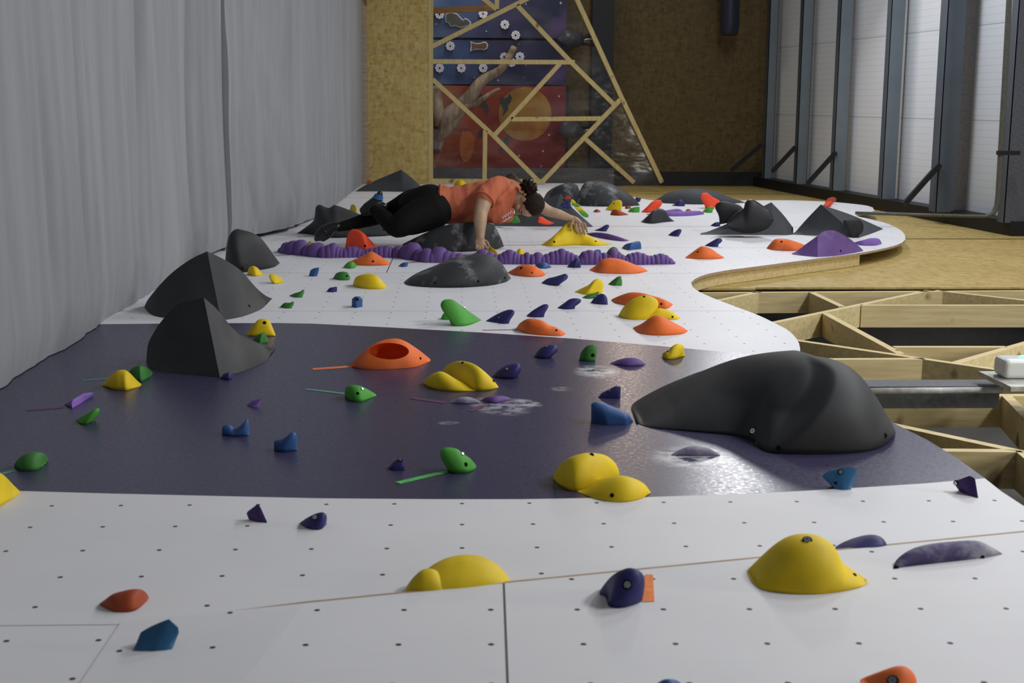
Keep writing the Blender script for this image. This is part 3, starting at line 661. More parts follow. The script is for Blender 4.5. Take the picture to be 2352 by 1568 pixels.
# ------------------------------------------------------------------ fabric covered crash mats
t = NT('grey_mat_fabric'); vec, x, y, z = t.coord()
n = t.noise(t.mapped(vec, (1, 3.5, 0.35)), 1.4, 6, 0.65); n2 = t.noise(t.mapped(vec, (1, 1, 1)), 160, 2)
t.col(t.ramp(n, [(0.3, (0.225, 0.235, 0.25)), (0.7, (0.305, 0.312, 0.325))])); t.set(0.9, 0.1); t.bump(n2, 0.25, 0.002); MAT['mat'] = t.m
def mat_mesh(prof, wl, dispf, nv, nw, wtop=6.4, seed=0):
    """prof: (v,u) corners of the upper face; sheet with folds, closed underneath down to the floor"""
    D = resamp([Vector((v, u, 0)) for v, u in prof], nv); V = []; F = []
    for i, p in enumerate(D):
        for k in range(nw + 1):
            s = k / nw; w = wl(p.x) + (wtop - wl(p.x)) * s ** 1.3
            du, dv_ = dispf(p.x, w); V.append((p.y + du, p.x + dv_, w))
    for i in range(nv):
        for k in range(nw): a = i * (nw + 1) + k; F.append((a, a + 1, a + nw + 2, a + nw + 1))
    # side facing the wall, ends, underside
    base = len(V)
    for i, p in enumerate(D):
        V.append((-2.335, p.x, wl(p.x) + 0.02)); V.append((-2.335, p.x, wtop))
    for i in range(nv):
        a = i * (nw + 1); F.append((a, a + nw + 1, base + 2 * i + 2, base + 2 * i)); b = a + nw
        F.append((b, base + 2 * i + 1, base + 2 * i + 3, b + nw + 1)); F.append((base + 2 * i, base + 2 * i + 2, base + 2 * i + 3, base + 2 * i + 1))
    F.append(tuple(range(nw + 1)) + (base + 1, base)); e = nv * (nw + 1); F.append(tuple(range(e, e + nw + 1))[::-1] + (base + 2 * nv, base + 2 * nv + 1))
    return V, F
def xv(x, u=-1.87): return -u * FPX / (1060 - x)
folds = [(45, .05, -.016), (125, .045, -.020), (150, .03, .010), (205, .05, -.018), (232, .03, .012), (265, .05, -.012), (345, .055, -.030), (362, .03, .012), (462, .07, -.045), (478, .05, .022), (496, .05, -.025), (15, .05, .012), (90, .05, .01), (300, .08, .012), (410, .1, .012)]
fl_ = [(xv(x), s, a) for x, s, a in folds]
def d1(v, w):
    s = 0.0
    for i, (c, wd_, a) in enumerate(fl_):
        cx = c + 0.10 * noise.noise(Vector((i * 7.1, w * 0.7, 0))) ; k = 0.7 + 0.6 * noise.noise(Vector((i * 3.3, w * 0.9, 5)))
        s += 2.6 * min(1, 0.25 + w * 1.5) * a * k * math.exp(-((v - cx) / wd_) ** 2)
    s += 0.04 * noise.noise(Vector((v * 1.3, w * 0.45, 2))) + 0.005 * noise.noise(Vector((v * 5, w * 1.1, 9)))
    e = max(0, 1 - w / 0.22); s -= 0.035 * e * e
    return s, 0.0
def d2(v, w):
    s = 0.02 * noise.noise(Vector((v * 1.2, w * 1.0, 12))) + 0.008 * noise.noise(Vector((v * 4, w * 2, 9)))
    for (a, b, c, amp, wd_) in ((1.0, 0.75, 12.45, -.035, .07), (1.0, 0.75, 12.72, .022, .10), (1.0, 0.6, 11.55, -.03, .06), (1.0, 0.5, 12.0, .022, .08), (1.0, 0.0, 10.72, -.03, .05), (1.0, 0.0, 10.62, .02, .05), (1.0, -0.25, 10.95, -.02, .04)):
        q = v * a + w * b - c; s += amp * math.exp(-(q / wd_) ** 2) * (0.6 + 0.8 * noise.noise(Vector((v, w, amp * 100))))
    e = max(0, 1 - w / 0.3); s -= 0.05 * e * e
    return s, 0.0
def d3(v, w):
    s = 0.012 * noise.noise(Vector((v * 5, w * 0.5, 22))) + 0.006 * noise.noise(Vector((v * 11, w * 0.4, 29)))
    s -= 0.10 * math.exp(-((v - 13.75 - 0.06 * math.sin(w * 3)) / 0.16) ** 2) * max(0, min(1, (w - 0.3) * 3))
    e = max(0, 1 - w / 0.4); s -= 0.02 * e * e
    return s, 0.0
ends = xv(519)
mats = [([(1.3, -1.86), (4.5, -1.85), (7.0, -1.875), (9.6, -1.89), (ends - 0.012, -1.835)], lambda v: 0.004 + (0.03 if v > 9.3 else 0) * min(1, (v - 9.3)), d1, 430, 60, 'wide grey fabric crash mat with long folds, nearest the camera', 0),
        ([(ends, -1.815), (11.35, -1.75), (12.2, -1.50), (13.45, -1.425)], lambda v: 0.015 + 0.03 * math.sin((v - 10.4)), d2, 150, 70, 'grey fabric crash mat with diagonal creases in the middle', 1),
        ([(13.47, -1.435), (15.5, -1.42), (19.3, -1.405)], lambda v: 0.01 + 0.01 * math.sin(v), d3, 160, 50, 'farthest grey fabric crash mat beside the chipboard end wall', 2)]
for pr_, wl_, df_, nv_, nw_, lb_, sd in mats:
    mk('crash_mat', mat_mesh(pr_, wl_, df_, nv_, nw_), 'mat', smooth=60, origin=(-2.33, (pr_[0][0] + pr_[-1][0]) / 2, 0.01), label=lb_, category='crash mat', group='grey crash mats on the hall floor')
# ------------------------------------------------------------------ volumes and holds
def hold(c, mat, base, top, label, k=0.8, bolts='', name='climbing_hold', cat='climbing hold', group=None, extra=(), w0=None, **kw):
    """base/top: outline points in crop c.  k: depth as a share of the half width"""
    b = [cc(c, p) for p in base]; t_ = [cc(c, p) for p in top]
    parts = []
    def one(b, t_, k, kw):
        if kw.get('v0') is not None: s = kw['v0'] / FPX
        else: s = at((b[0][0] + b[-1][0]) / 2, (b[0][1] + b[-1][1]) / 2).y / FPX
        xs = [p[0] for p in b + t_]; wd_ = (max(xs) - min(xs)) * s
        q = dict(kw); 
        if w0 is not None: q['w0'] = w0
        return loft(b, t_, wd_ / 2 * k, **q)
    parts.append(one(b, t_, k, kw))
    for ex in extra:
        eb, et, ek = ex[:3]; q = dict(kw)
        if len(ex) > 3: q.update(ex[3])
        parts.append(one([cc(c, p) for p in eb], [cc(c, p) for p in et], ek, q))
    vf = join(*parts)
    pr = dict(label=label, category=cat)
    pr['group'] = group or {'yellow': 'yellow climbing holds', 'green': 'green climbing holds', 'dgreen': 'green climbing holds', 'orange': 'orange climbing holds', 'rust': 'orange climbing holds',
                            'red': 'neon red climbing holds', 'navy': 'navy blue climbing holds', 'blue': 'blue climbing holds', 'teal': 'blue climbing holds'}.get(mat, 'purple climbing holds' if cat == 'climbing hold' else 'dark grey climbing volumes')
    sm = 35 if kw.get('sharp') or kw.get('sec') == 'tri' else True
    o = mk(name, vf, mat, smooth=sm, **pr)
    for bl in bolts:
        x, y = cc(c, bl[:2]); kind = bl[2] if len(bl) > 2 else 'h'; r = bl[3] if len(bl) > 3 else 0.011
        surf_disc(o, vf, x, y, r, kind)
    return o
def vol(c, mat, base, top, label, **kw):
    kw.setdefault('N', 44); kw.setdefault('M', 22)
    return hold(c, mat, base, top, label, name='climbing_volume', cat='climbing volume', **kw)
CR = dict(sharp=True, sec='tri')
W = WN + 0.001
# -- the big one on the right, with its scooped face
cu_ = atv(1888, 835, 5.0).x
def scoop(p, t, s):
    if s < 0.6:
        q = max(0.0, min(1.0, p.z / 0.24)); uc = 1.315 - 0.25 * (1 - q) ** 1.2; g = uc - p.x
        if g > 0:
            r = min(1, g / 0.055); r = r * r * (3 - 2 * r)
            p = p + Vector((0, 0.13 * min(1, q * 2.2) * math.exp(-g / 0.36) * r, 0))
    return p
vol('X', 'grey', [(1462, 972), (1500, 982), (1600, 992), (1690, 1001), (1728, 1013), (1746, 1030), (1780, 1041), (1900, 1043), (1985, 1037), (2030, 1022), (2050, 995)],
    [(1462, 962), (1500, 935), (1560, 900), (1640, 864), (1720, 838), (1800, 826), (1880, 824), (1930, 832), (1965, 853), (1995, 890), (2025, 940), (2049, 985)],
    'biggest dark grey volume with a scooped face, beside the cable tray on the purple band', k=0.85, N=110, M=60, e=0.85, bsm=14, fn=scoop, dp=0.4, tip=0.05,
    bolts=[(1730, 990, 'b', 0.02), (1789, 1028, 'h', 0.014), (2033, 1000, 'h', 0.013)])
# -- three cones at the mat side
def pairv(c, prs, mat, label, crease=None, maker=None, **k):
    """corner-matched outlines; smooth on either side of the crease column"""
    i = crease if crease is not None else max(range(len(prs)), key=lambda j: prs[j][0][1] - prs[j][1][1])
    B = []; T = []
    for part in (prs[:i + 1], prs[i:]):
        b_ = spline([(*p[0], 0) for p in part], 20) if len(part) > 2 else resamp([Vector((*p[0], 0)) for p in part], 20)
        t2 = spline([(*p[1], 0) for p in part], 20) if len(part) > 2 else resamp([Vector((*p[1], 0)) for p in part], 20)
        B += [(p.x, p.y) for p in b_][(1 if B else 0):]; T += [(p.x, p.y) for p in t2][(1 if T else 0):]
    return (maker or vol)(c, mat, B, T, label, pair=True, **k)
pairv('X', [((336, 832), (336, 828)), ((342, 842), (340, 790)), ((358, 850), (353, 764)), ((395, 855), (375, 732)), ((450, 860), (412, 697)), ((505, 866), (468, 683)),
            ((540, 858), (500, 712)), ((575, 846), (535, 757)), ((603, 834), (575, 779)), ((616, 824), (602, 793)), ((620, 815), (620, 811))],
      'grey', 'dark grey quarter shell volume standing nearest on the left half of the purple band', sec='tri', k=0.9, crease=5, dp=0.35)
pairv('X', [((332, 706), (332, 703)), ((342, 718), (341, 686)), ((362, 727), (369, 652)), ((405, 732), (400, 622)), ((455, 735), (440, 594)), ((508, 736), (476, 577)),
            ((555, 727), (519, 598)), ((584, 717), (555, 623)), ((601, 709), (584, 657)), ((609, 702), (603, 684)), ((611, 698), (611, 695))],
      'grey', 'dark grey quarter shell volume at the mat edge just behind the nearest one', sec='tri', k=0.9, crease=5, dp=0.35, bolts=[(572, 703, 'h', 0.013)])
vol('A', 'grey', [(150, 870), (165, 905), (220, 945), (300, 962), (450, 942), (580, 915), (630, 885)], [(150, 862), (162, 740), (185, 630), (235, 574), (300, 580), (380, 605), (455, 645), (520, 725), (585, 820), (630, 882)],
    'dark grey shark fin volume, third of the row along the mats', k=0.7, e=0.7, bolts=[(300, 925, 'h', 0.014)])
pairv('L', [((1030, 390), (1030, 380)), ((1180, 388), (1180, 290)), ((1480, 390), (1450, 170)), ((1745, 395), (1712, 62)), ((1900, 398), (1880, 195)), ((2100, 400), (2090, 395))],
      'greyp', 'grey pyramid volume at the far end next to the chipboard strip', sec='tri', k=0.5)
vol('L', 'grey', [(150, 1017), (330, 1032), (620, 1082), (900, 1080), (1200, 1068), (1450, 1058), (1580, 1045)],
    [(150, 1012), (260, 935), (390, 830), (418, 720), (430, 620), (485, 585), (550, 615), (630, 635), (700, 592), (760, 605), (900, 655), (1050, 715), (1200, 800), (1400, 880), (1500, 925), (1580, 1040)],
    'wide two-peaked dark volume behind the climber\'s legs', k=0.42, N=70, bolts=[(1445, 968, 'h', 0.014)])
vol('X', 'greyc', [(925, 563), (960, 574), (1030, 578), (1090, 577), (1135, 573), (1157, 566)], [(925, 560), (970, 538), (1010, 521), (1050, 512), (1095, 509), (1130, 514), (1143, 530), (1152, 550), (1157, 564)],
    'dark grey volume with chalk under the climber\'s straight arm', k=0.22)
vol('X', 'greyc', [(928, 650), (945, 656), (1000, 660), (1060, 660), (1120, 656), (1160, 648), (1173, 640)], [(928, 648), (955, 630), (1000, 611), (1040, 594), (1080, 585), (1110, 583), (1135, 590), (1156, 610), (1168, 630), (1173, 638)],
    'chalk-stained grey teardrop volume in front of the purple beaded holds', k=0.85, e=0.8, bolts=[(1098, 646, 'h', 0.013), (1159, 638, 'h', 0.012), (1000, 650, 'h', 0.011)])
vol('P', 'greyc', [(100, 330), (300, 360), (600, 360)], [(100, 325), (150, 235), (250, 165), (400, 112), (490, 118), (550, 165), (600, 355)], 'smaller grey dome volume half hidden behind the tall one', k=0.7)
vol('P', 'greyc', [(495, 392), (600, 405), (800, 414), (1000, 414), (1200, 412), (1340, 400)], [(495, 390), (540, 280), (600, 155), (660, 98), (780, 86), (900, 100), (1050, 160), (1200, 252), (1290, 330), (1340, 396)],
    'tall chalky grey dome volume near the far end of the wall', k=0.7)
G11v = at(1250, 520).y
pairv('X', [((1128, 519), (1128, 517)), ((1200, 519.5), (1210, 478)), ((1262, 520), (1288, 444)), ((1300, 520), (1312, 474)), ((1361, 521), (1361, 519))], 'greyp', 'grey pyramid volume behind the climber\'s head with small holds on it', sec='tri', k=0.5)
vol('P', 'greyc', [(1355, 618), (1450, 632), (1530, 633), (1650, 616), (1785, 606)], [(1355, 615), (1450, 530), (1520, 462), (1570, 442), (1620, 442), (1670, 470), (1720, 550), (1785, 604)], 'small black cone volume with a chalked tip, in front of the pale violet bars', k=0.5)
vol('C', 'greyp', [(0, 330), (150, 342), (400, 350), (650, 345), (835, 335)], [(0, 325), (60, 290), (150, 240), (300, 209), (420, 208), (560, 235), (700, 288), (835, 332)], 'long low dark dome volume at the far edge of the wall', k=0.4)
pairv('C', [((430, 622), (430, 620)), ((700, 623), (720, 500)), ((1120, 625), (1065, 330)), ((1200, 626), (1170, 440)), ((1262, 621), (1262, 560))], 'greyp', 'grey pyramid volume carrying the round black hold', sec='tri', k=0.5)
pairv('C', [((1262, 622), (1262, 620)), ((1370, 627), (1380, 485)), ((1860, 648), (1510, 350)), ((1960, 615), (1800, 450)), ((2070, 572), (2070, 568))], 'greyp', 'grey pyramid volume near the tip of the wavy lobe', sec='tri', k=0.5)
va = at(1720, 540).y
hold('C', 'black', [(665, 535), (700, 575), (780, 602), (860, 610), (950, 600), (1040, 560), (1085, 490)], [(665, 525), (700, 470), (770, 410), (820, 380), (835, 325), (870, 305), (920, 315), (990, 360), (1050, 400), (1085, 480)],
     'large round black hold on the grey pyramid', k=0.45, v0=va - 0.25, w0=0.1, group='black climbing holds')
hold('C', 'black', [(600, 530), (660, 520), (760, 500), (830, 470)], [(600, 528), (590, 450), (560, 385), (570, 345), (620, 325), (700, 335), (790, 365), (830, 440)], 'flat topped black hold jutting out left of the round black one', k=0.3, v0=va + 0.1, group='black climbing holds')
hold('C', 'black', [(1800, 650), (1840, 640), (1885, 600)], [(1790, 645), (1760, 590), (1715, 520), (1725, 488), (1790, 480), (1850, 482), (1893, 530), (1890, 590)], 'small black hold on the right slope of the pyramid by the lobe tip', k=0.3, v0=at(1960, 545).y - 0.05, group='black climbing holds')
# -- foreground
hold('K', 'yellow', [(232, 887), (300, 930), (450, 955), (640, 963), (800, 950), (930, 925), (1017, 893)], [(232, 883), (262, 825), (335, 738), (430, 640), (520, 583), (610, 567), (700, 578), (775, 620), (818, 690), (850, 755), (930, 812), (1017, 890)],
     'big yellow dome hold with a shiny bolt in its top, lower right', k=0.85, bolts=[(606, 596, 'b', 0.017), (929, 832, 'h', 0.008)], w0=W, N=50, M=24)
hold('K', 'navy', [(813, 690), (900, 696), (1100, 680), (1158, 665)], [(813, 672), (900, 620), (1000, 578), (1070, 565), (1122, 582), (1158, 640)], 'navy blue wedge peeking over the board edge behind the big yellow dome', k=0.8)
hold('K', 'chalkplum', [(1197, 790), (1240, 780), (1450, 755), (1800, 715), (1935, 688)], [(1197, 786), (1230, 725), (1320, 662), (1450, 625), (1620, 607), (1750, 600), (1830, 622), (1935, 684)], 'long dark plum bar hold dusted with chalk at the right edge', k=0.22, e=0.6, w0=W,
     bolts=[(1215, 783, 'h', 0.009), (1800, 712, 'h', 0.009)])
hold('K', 'orange', [(990, 1600), (1160, 1660), (1290, 1640), (1350, 1580)], [(990, 1595), (1050, 1550), (1150, 1498), (1230, 1465), (1290, 1465), (1338, 1510), (1350, 1575)], 'orange hold cut off by the bottom edge, right of the middle', k=0.8, w0=W, bolts=[(1190, 1555, 'b', 0.016)])
hold('K', 'teal', [(790, 244), (850, 251), (905, 248)], [(788, 240), (702, 155), (745, 128), (895, 90), (945, 108), (947, 155), (907, 244)], 'teal blue crystal hold below the biggest grey volume', k=0.5, bolts=[(835, 130, 'b', 0.012), (800, 205, 'h', 0.007)], N=14, M=6, **CR)
hold('K', 'plum', [(1650, 262), (1700, 285), (1772, 308)], [(1640, 255), (1605, 205), (1625, 188), (1720, 152), (1752, 178), (1772, 303)], 'shiny dark purple crystal hold at the right end of the purple band', k=0.5, bolts=[(1620, 205, 'b', 0.011)], N=14, M=6, **CR)
hold('J', 'navy', [(395, 887), (450, 912), (462, 975), (560, 990), (660, 965), (715, 940)], [(395, 883), (430, 820), (500, 742), (580, 697), (640, 685), (700, 705), (738, 760), (735, 850), (716, 935)], 'navy blue rounded hold touching the orange tag', k=0.75, w0=W, bolts=[(605, 812, 'b', 0.016)])
hold('I', 'yellow', [(900, 890), (1040, 905), (1300, 890), (1500, 868), (1650, 848), (1722, 828)], [(1010, 872), (1040, 770), (1100, 700), (1200, 640), (1300, 612), (1400, 604), (1520, 622), (1620, 680), (1690, 752), (1722, 822)],
     'long yellow double dome cut by the board edge at the bottom centre', k=0.75, N=44, extra=[([(900, 885), (980, 905), (1150, 905), (1300, 880)], [(900, 875), (925, 818), (985, 745), (1060, 697), (1160, 720), (1300, 870)], 0.8)])
hold('F', 'yellow', [(255, 1350), (300, 1400), (420, 1452), (580, 1425), (700, 1380), (788, 1330)], [(255, 1345), (290, 1270), (370, 1195), (480, 1152), (570, 1143), (680, 1162), (757, 1220), (790, 1290), (788, 1328)],
     'big yellow double dome at the lower edge of the purple band', k=0.75, N=50, M=24, bolts=[(567, 1156, 'h', 0.011), (733, 1487, 'h', 0.010)],
     extra=[([(420, 1440), (550, 1500), (700, 1535), (850, 1540), (980, 1510), (1048, 1466)], [(430, 1435), (600, 1385), (780, 1337), (900, 1350), (1000, 1398), (1048, 1462)], 0.7)])
hold('H', 'plum', [(1850, 365), (1900, 380), (1970, 385)], [(1835, 360), (1817, 310), (1905, 245), (1922, 270), (1970, 378)], 'dark purple crystal hold just below the left part of the purple band', k=0.5, N=14, M=6, **CR)
hold('I', 'navy', [(95, 342), (150, 375), (210, 388), (265, 382), (300, 350)], [(95, 339), (150, 300), (220, 266), (275, 257), (303, 285), (300, 345)], 'navy blue hold below the purple band beside the dark purple crystal', k=0.7, bolts=[(215, 296, 'b', 0.012)])
hold('H', 'rust', [(735, 992), (820, 1033), (900, 1045), (1000, 1032), (1085, 965)], [(735, 988), (820, 922), (900, 897), (980, 882), (1050, 895), (1085, 955)], 'dull orange oval hold near the lower left corner', k=0.75)
hold('H', 'teal', [(985, 1328), (1130, 1335), (1265, 1330)], [(985, 1322), (1040, 1190), (1130, 1142), (1245, 1095), (1330, 1172), (1268, 1325)], 'blue crystal hold in the lower left corner', k=0.75, w0=0.006, N=14, M=6, **CR)
hold('J', 'blue', [(825, 1610), (930, 1650), (1045, 1605)], [(825, 1600), (880, 1556), (930, 1545), (1000, 1560), (1045, 1600)], 'blue hold barely showing at the bottom edge, right of the centre', k=0.8, w0=W)
# -- purple band
cutter = None
o = hold('E', 'orange', [(515, 432), (600, 450), (740, 456), (900, 450), (1050, 435), (1172, 388)], [(515, 428), (560, 370), (640, 298), (740, 236), (830, 210), (900, 208), (970, 232), (1060, 290), (1130, 345), (1172, 384)],
     'orange ring hold with a large oval opening', k=0.62, N=60, M=40, bolts=[(1087, 367, 'h', 0.010)])
c0 = at(*cc('E', (828, 420))); tp = atv(*cc('E', (828, 330)), c0.y + 0.05)
bm = bmesh.new(); bmesh.ops.create_uvsphere(bm, u_segments=40, v_segments=24, radius=1)
axis = Vector((0.0, -1.0, 0.22)).normalized(); rt = Vector((1, 0, 0)); up = axis.cross(rt).normalized(); rt = up.cross(axis)
ctr = atv(*cc('E', (830, 318)), c0.y - 0.020); sc2 = c0.y / FPX / 3.564
for q in bm.verts: q.co = ctr + rt * (q.co.x * 172 * sc2) + up * (q.co.y * 80 * sc2) + axis * (q.co.z * 0.10)
cvf = ([tuple(q.co) for q in bm.verts], [tuple(q.index for q in f.verts) for f in bm.faces]); bm.free()
cutter = mk('cutter', cvf, 'orange'); md = o.modifiers.new('opening', 'BOOLEAN'); md.object = cutter; md.operation = 'DIFFERENCE'; md.solver = 'EXACT'
bpy.context.view_layer.update()
nm = bpy.data.meshes.new_from_object(o.evaluated_get(bpy.context.evaluated_depsgraph_get())); o.modifiers.clear(); o.data = nm
for p in nm.polygons: p.use_smooth = True
nm.set_sharp_from_angle(angle=math.radians(40)); bpy.data.objects.remove(cutter)
hold('E', 'yellow', [(1265, 500), (1330, 545), (1420, 590), (1540, 630), (1650, 626), (1728, 605)], [(1265, 488), (1300, 430), (1370, 396), (1440, 390), (1530, 415), (1620, 480), (1690, 550), (1728, 600)],
     'yellow double dome hold in the middle of the purple band', k=0.6, N=44, bolts=[(1435, 403, 'h', 0.009), (1685, 553, 'h', 0.009)],
     extra=[([(1112, 573), (1180, 610), (1300, 633), (1420, 637), (1545, 630)], [(1112, 569), (1150, 520), (1210, 486), (1275, 480), (1400, 550), (1545, 626)], 0.6)])
hold('E', 'green', [(470, 680), (520, 715), (600, 722), (660, 703), (690, 690), (728, 672)], [(470, 645), (482, 602), (530, 585), (600, 595), (670, 630), (728, 668)], 'green hold with green tape on its left, middle of the purple band', k=0.7, bolts=[(577, 652, 'h', 0.009), (610, 618, 'b', 0.008)])
hold('E', 'green', [(1315, 1285), (1380, 1308), (1460, 1305), (1520, 1285), (1548, 1256)], [(1312, 1270), (1262, 1190), (1249, 1135), (1280, 1100), (1330, 1096), (1390, 1110), (1440, 1150), (1500, 1190), (1548, 1250)], 'green leaning hold with bright green tape at its foot', k=0.6, bolts=[(1460, 1235, 'h', 0.011), (1430, 1150, 'b', 0.008)])
hold('E', 'navy', [(825, 1265), (880, 1283), (968, 1278)], [(825, 1262), (870, 1212), (905, 1190), (950, 1188), (966, 1230), (968, 1274)], 'small navy block hold left of the leaning green hold', k=0.8, bolts=[(925, 1200, 'b', 0.009)], sharp=True)
hold('E', 'navy', [(1682, 517), (1750, 530), (1840, 534), (1892, 512)], [(1682, 514), (1720, 470), (1790, 425), (1860, 410), (1903, 418), (1917, 460), (1893, 508)], 'navy blue hold touching the yellow double dome on the purple band', k=0.7, bolts=[(1800, 455, 'b', 0.011)])
hold('F', 'navy', [(100, 352), (150, 367), (200, 368), (237, 355)], [(100, 349), (140, 290), (200, 262), (260, 257), (290, 278), (285, 308), (240, 350)], 'navy blue hold in the upper middle of the purple band', k=0.7, bolts=[(200, 272, 'b', 0.010)])
hold('F', 'dgreen', [(465, 380), (530, 390), (597, 388)], [(465, 375), (480, 320), (520, 270), (560, 252), (602, 262), (607, 320), (599, 384)], 'dark green hold with a round hole near the top of the purple band', k=0.8, bolts=[(577, 340, 'h', 0.013)])
hold('F', 'purple', [(718, 412), (850, 429), (960, 426), (1007, 416)], [(718, 409), (800, 376), (880, 362), (950, 371), (1007, 412)], 'low purple ridge hold on the bright part of the purple band', k=0.5)
hold('F', 'yellow', [(1145, 358), (1180, 373), (1240, 372), (1290, 358), (1332, 348)], [(1145, 352), (1160, 318), (1200, 300), (1232, 265), (1275, 246), (1318, 262), (1322, 305), (1332, 343)], 'small yellow knob hold near the right corner of the purple band', k=0.8, bolts=[(1190, 312, 'h', 0.008)])
hold('F', 'navy', [(622, 687), (700, 692), (802, 692)], [(622, 684), (650, 650), (700, 625), (765, 592), (805, 597), (802, 688)], 'navy fin hold just above the blue wedge', k=0.6, bolts=[(715, 632, 'b', 0.009)], sharp=True)
hold('F', 'blue', [(563, 885), (600, 900), (700, 909), (850, 907), (906, 882)], [(563, 870), (563, 738), (600, 722), (680, 738), (800, 787), (870, 822), (906, 877)], 'large blue wedge hold at the tip of the biggest grey volume', k=0.55, sharp=True, e=0.6)
hold('F', 'chalky', [(1220, 1158), (1420, 1163), (1622, 1160)], [(1220, 1155), (1300, 1110), (1400, 1084), (1500, 1095), (1570, 1125), (1622, 1157)], 'thin chalk covered ridge hold below the biggest grey volume', k=0.3)
hold('E', 'chalky', [(1330, 730), (1450, 738), (1580, 730)], [(1330, 727), (1400, 690), (1480, 683), (1540, 700), (1580, 726)], 'chalk covered sliver hold touching the low dark purple one', k=0.4)
hold('E', 'purple', [(1580, 715), (1700, 732), (1830, 704)], [(1580, 711), (1640, 680), (1740, 673), (1800, 683), (1830, 700)], 'low dark purple hold between chalk smears', k=0.5)
hold('D', 'yellow', [(765, 604), (850, 632), (915, 640), (960, 640), (1052, 610)], [(765, 600), (830, 530), (880, 493), (935, 490), (975, 520), (1010, 562), (1052, 606)], 'yellow arched hold near the mat on the left of the purple band', k=0.7)
hold('D', 'dgreen', [(972, 535), (1050, 577), (1110, 552), (1142, 520)], [(970, 495), (1010, 463), (1060, 458), (1110, 478), (1142, 516)], 'dark green round hold right behind the yellow arched one', k=0.7)
hold('D', 'violet', [(485, 748), (545, 775), (610, 735), (690, 685)], [(485, 744), (560, 703), (625, 664), (700, 656), (692, 682)], 'purple wedge hold near the mat with a pink tape line', k=0.6, sharp=True)
hold('D', 'green', [(570, 864), (600, 890), (650, 896), (695, 870)], [(570, 859), (620, 832), (680, 800), (718, 776), (745, 783), (735, 825), (695, 866)], 'small green hold below the purple wedge by the mat', k=0.7)
hold('D', 'dgreen', [(105, 1208), (160, 1242), (240, 1246), (300, 1228), (345, 1180)], [(105, 1200), (140, 1150), (200, 1115), (270, 1105), (330, 1120), (350, 1155), (345, 1175)], 'blurred dark green oval hold near the left edge', k=0.7)
hold('D', 'yellow', [(-220, 1430), (-50, 1525), (50, 1482), (135, 1426)], [(-220, 1400), (-100, 1250), (0, 1268), (60, 1330), (100, 1380), (135, 1420)], 'yellow hold cut off by the left edge', k=0.7)
hold('D', 'blue', [(1665, 977), (1770, 986), (1867, 980)], [(1664, 968), (1672, 908), (1720, 900), (1765, 928), (1825, 885), (1850, 855), (1868, 880), (1867, 975)], 'blue saddle shaped hold, left of the two on the purple band', k=0.6, N=40)
hold('D', 'blue', [(2056, 1090), (2130, 1104), (2230, 1090)], [(2055, 1080), (2062, 1020), (2120, 1005), (2170, 970), (2200, 953), (2227, 980), (2230, 1084)], 'blue saddle shaped hold, right of the two on the purple band', k=0.6, N=40)
hold('D', 'violet', [(1855, 751), (1900, 770), (1937, 768)], [(1855, 747), (1900, 715), (1975, 697), (1955, 730), (1937, 764)], 'tiny purple crystal hold in the left middle of the purple band', k=0.6, sharp=True)
hold('A', 'yellow', [(335, 1530), (420, 1536), (597, 1533)], [(333, 1524), (370, 1480), (405, 1430), (440, 1390), (490, 1378), (540, 1395), (575, 1465), (597, 1528)], 'yellow arched hold beside the nearest quarter shell volume', k=0.6, bolts=[(500, 1415, 'h', 0.013)])
hold('D', 'dgreen', [(1883, 274), (1950, 292), (2014, 277)], [(1883, 270), (1930, 225), (1985, 204), (2000, 235), (2014, 272)], 'small dark green hold touching the yellow arched one beside the nearest shell', k=0.7, sharp=True)
hold('D', 'navy', [(1655, 552), (1720, 562), (1757, 540)], [(1655, 545), (1685, 515), (1740, 508), (1757, 534)], 'small navy hold at the sharp foot of the nearest quarter shell volume', k=0.7)
# -- white middle part
hold('A', 'yellow', [(345, 980), (420, 996), (500, 982)], [(345, 974), (360, 920), (400, 903), (440, 925), (470, 960), (500, 978)], 'yellow hold at the foot of the shark fin volume', k=0.7)
hold('A', 'yellow', [(567, 1058), (600, 1065), (672, 1052)], [(565, 1052), (540, 990), (575, 975), (622, 995), (655, 1015), (672, 1047)], 'small yellow leaning hold right of the shark fin volume', k=0.7)
hold('A', 'blue', [(900, 994), (940, 998), (974, 995)], [(900, 989), (915, 940), (950, 922), (993, 917), (988, 955), (974, 991)], 'small blue slab hold in the upper left of the white part', k=0.6, sharp=True)
hold('A', 'dgreen', [(1118, 1015), (1180, 1031), (1255, 1031), (1272, 1018)], [(1118, 1010), (1150, 968), (1205, 954), (1252, 968), (1272, 1012)], 'rounded green hold with a hole left of the yellow dome', k=0.7, bolts=[(1243, 995, 'h', 0.011)])
hold('A', 'yellow', [(1297, 1080), (1360, 1101), (1450, 1111), (1540, 1111), (1598, 1100)], [(1297, 1060), (1320, 1008), (1380, 980), (1450, 974), (1510, 990), (1560, 1042), (1598, 1095)], 'yellow dome hold below the left orange cone', k=0.75)
hold('A', 'green', [(1208, 919), (1270, 926), (1310, 922), (1332, 903)], [(1208, 914), (1240, 880), (1290, 865), (1332, 895)], 'small green hold at the left foot of the orange cone', k=0.7)
hold('A', 'orange', [(1245, 877), (1330, 896), (1470, 901), (1600, 896), (1632, 884)], [(1245, 872), (1330, 838), (1400, 803), (1460, 775), (1520, 803), (1580, 842), (1632, 880)], 'orange cone hold in front of the leftmost purple beaded bar', k=0.7, bolts=[(1477, 862, 'h', 0.012)])
hold('A', 'blue', [(1710, 904), (1750, 913), (1787, 907)], [(1710, 900), (1740, 877), (1792, 871), (1787, 903)], 'tiny flat blue hold with a dark tape line below the beaded bars', k=0.7)
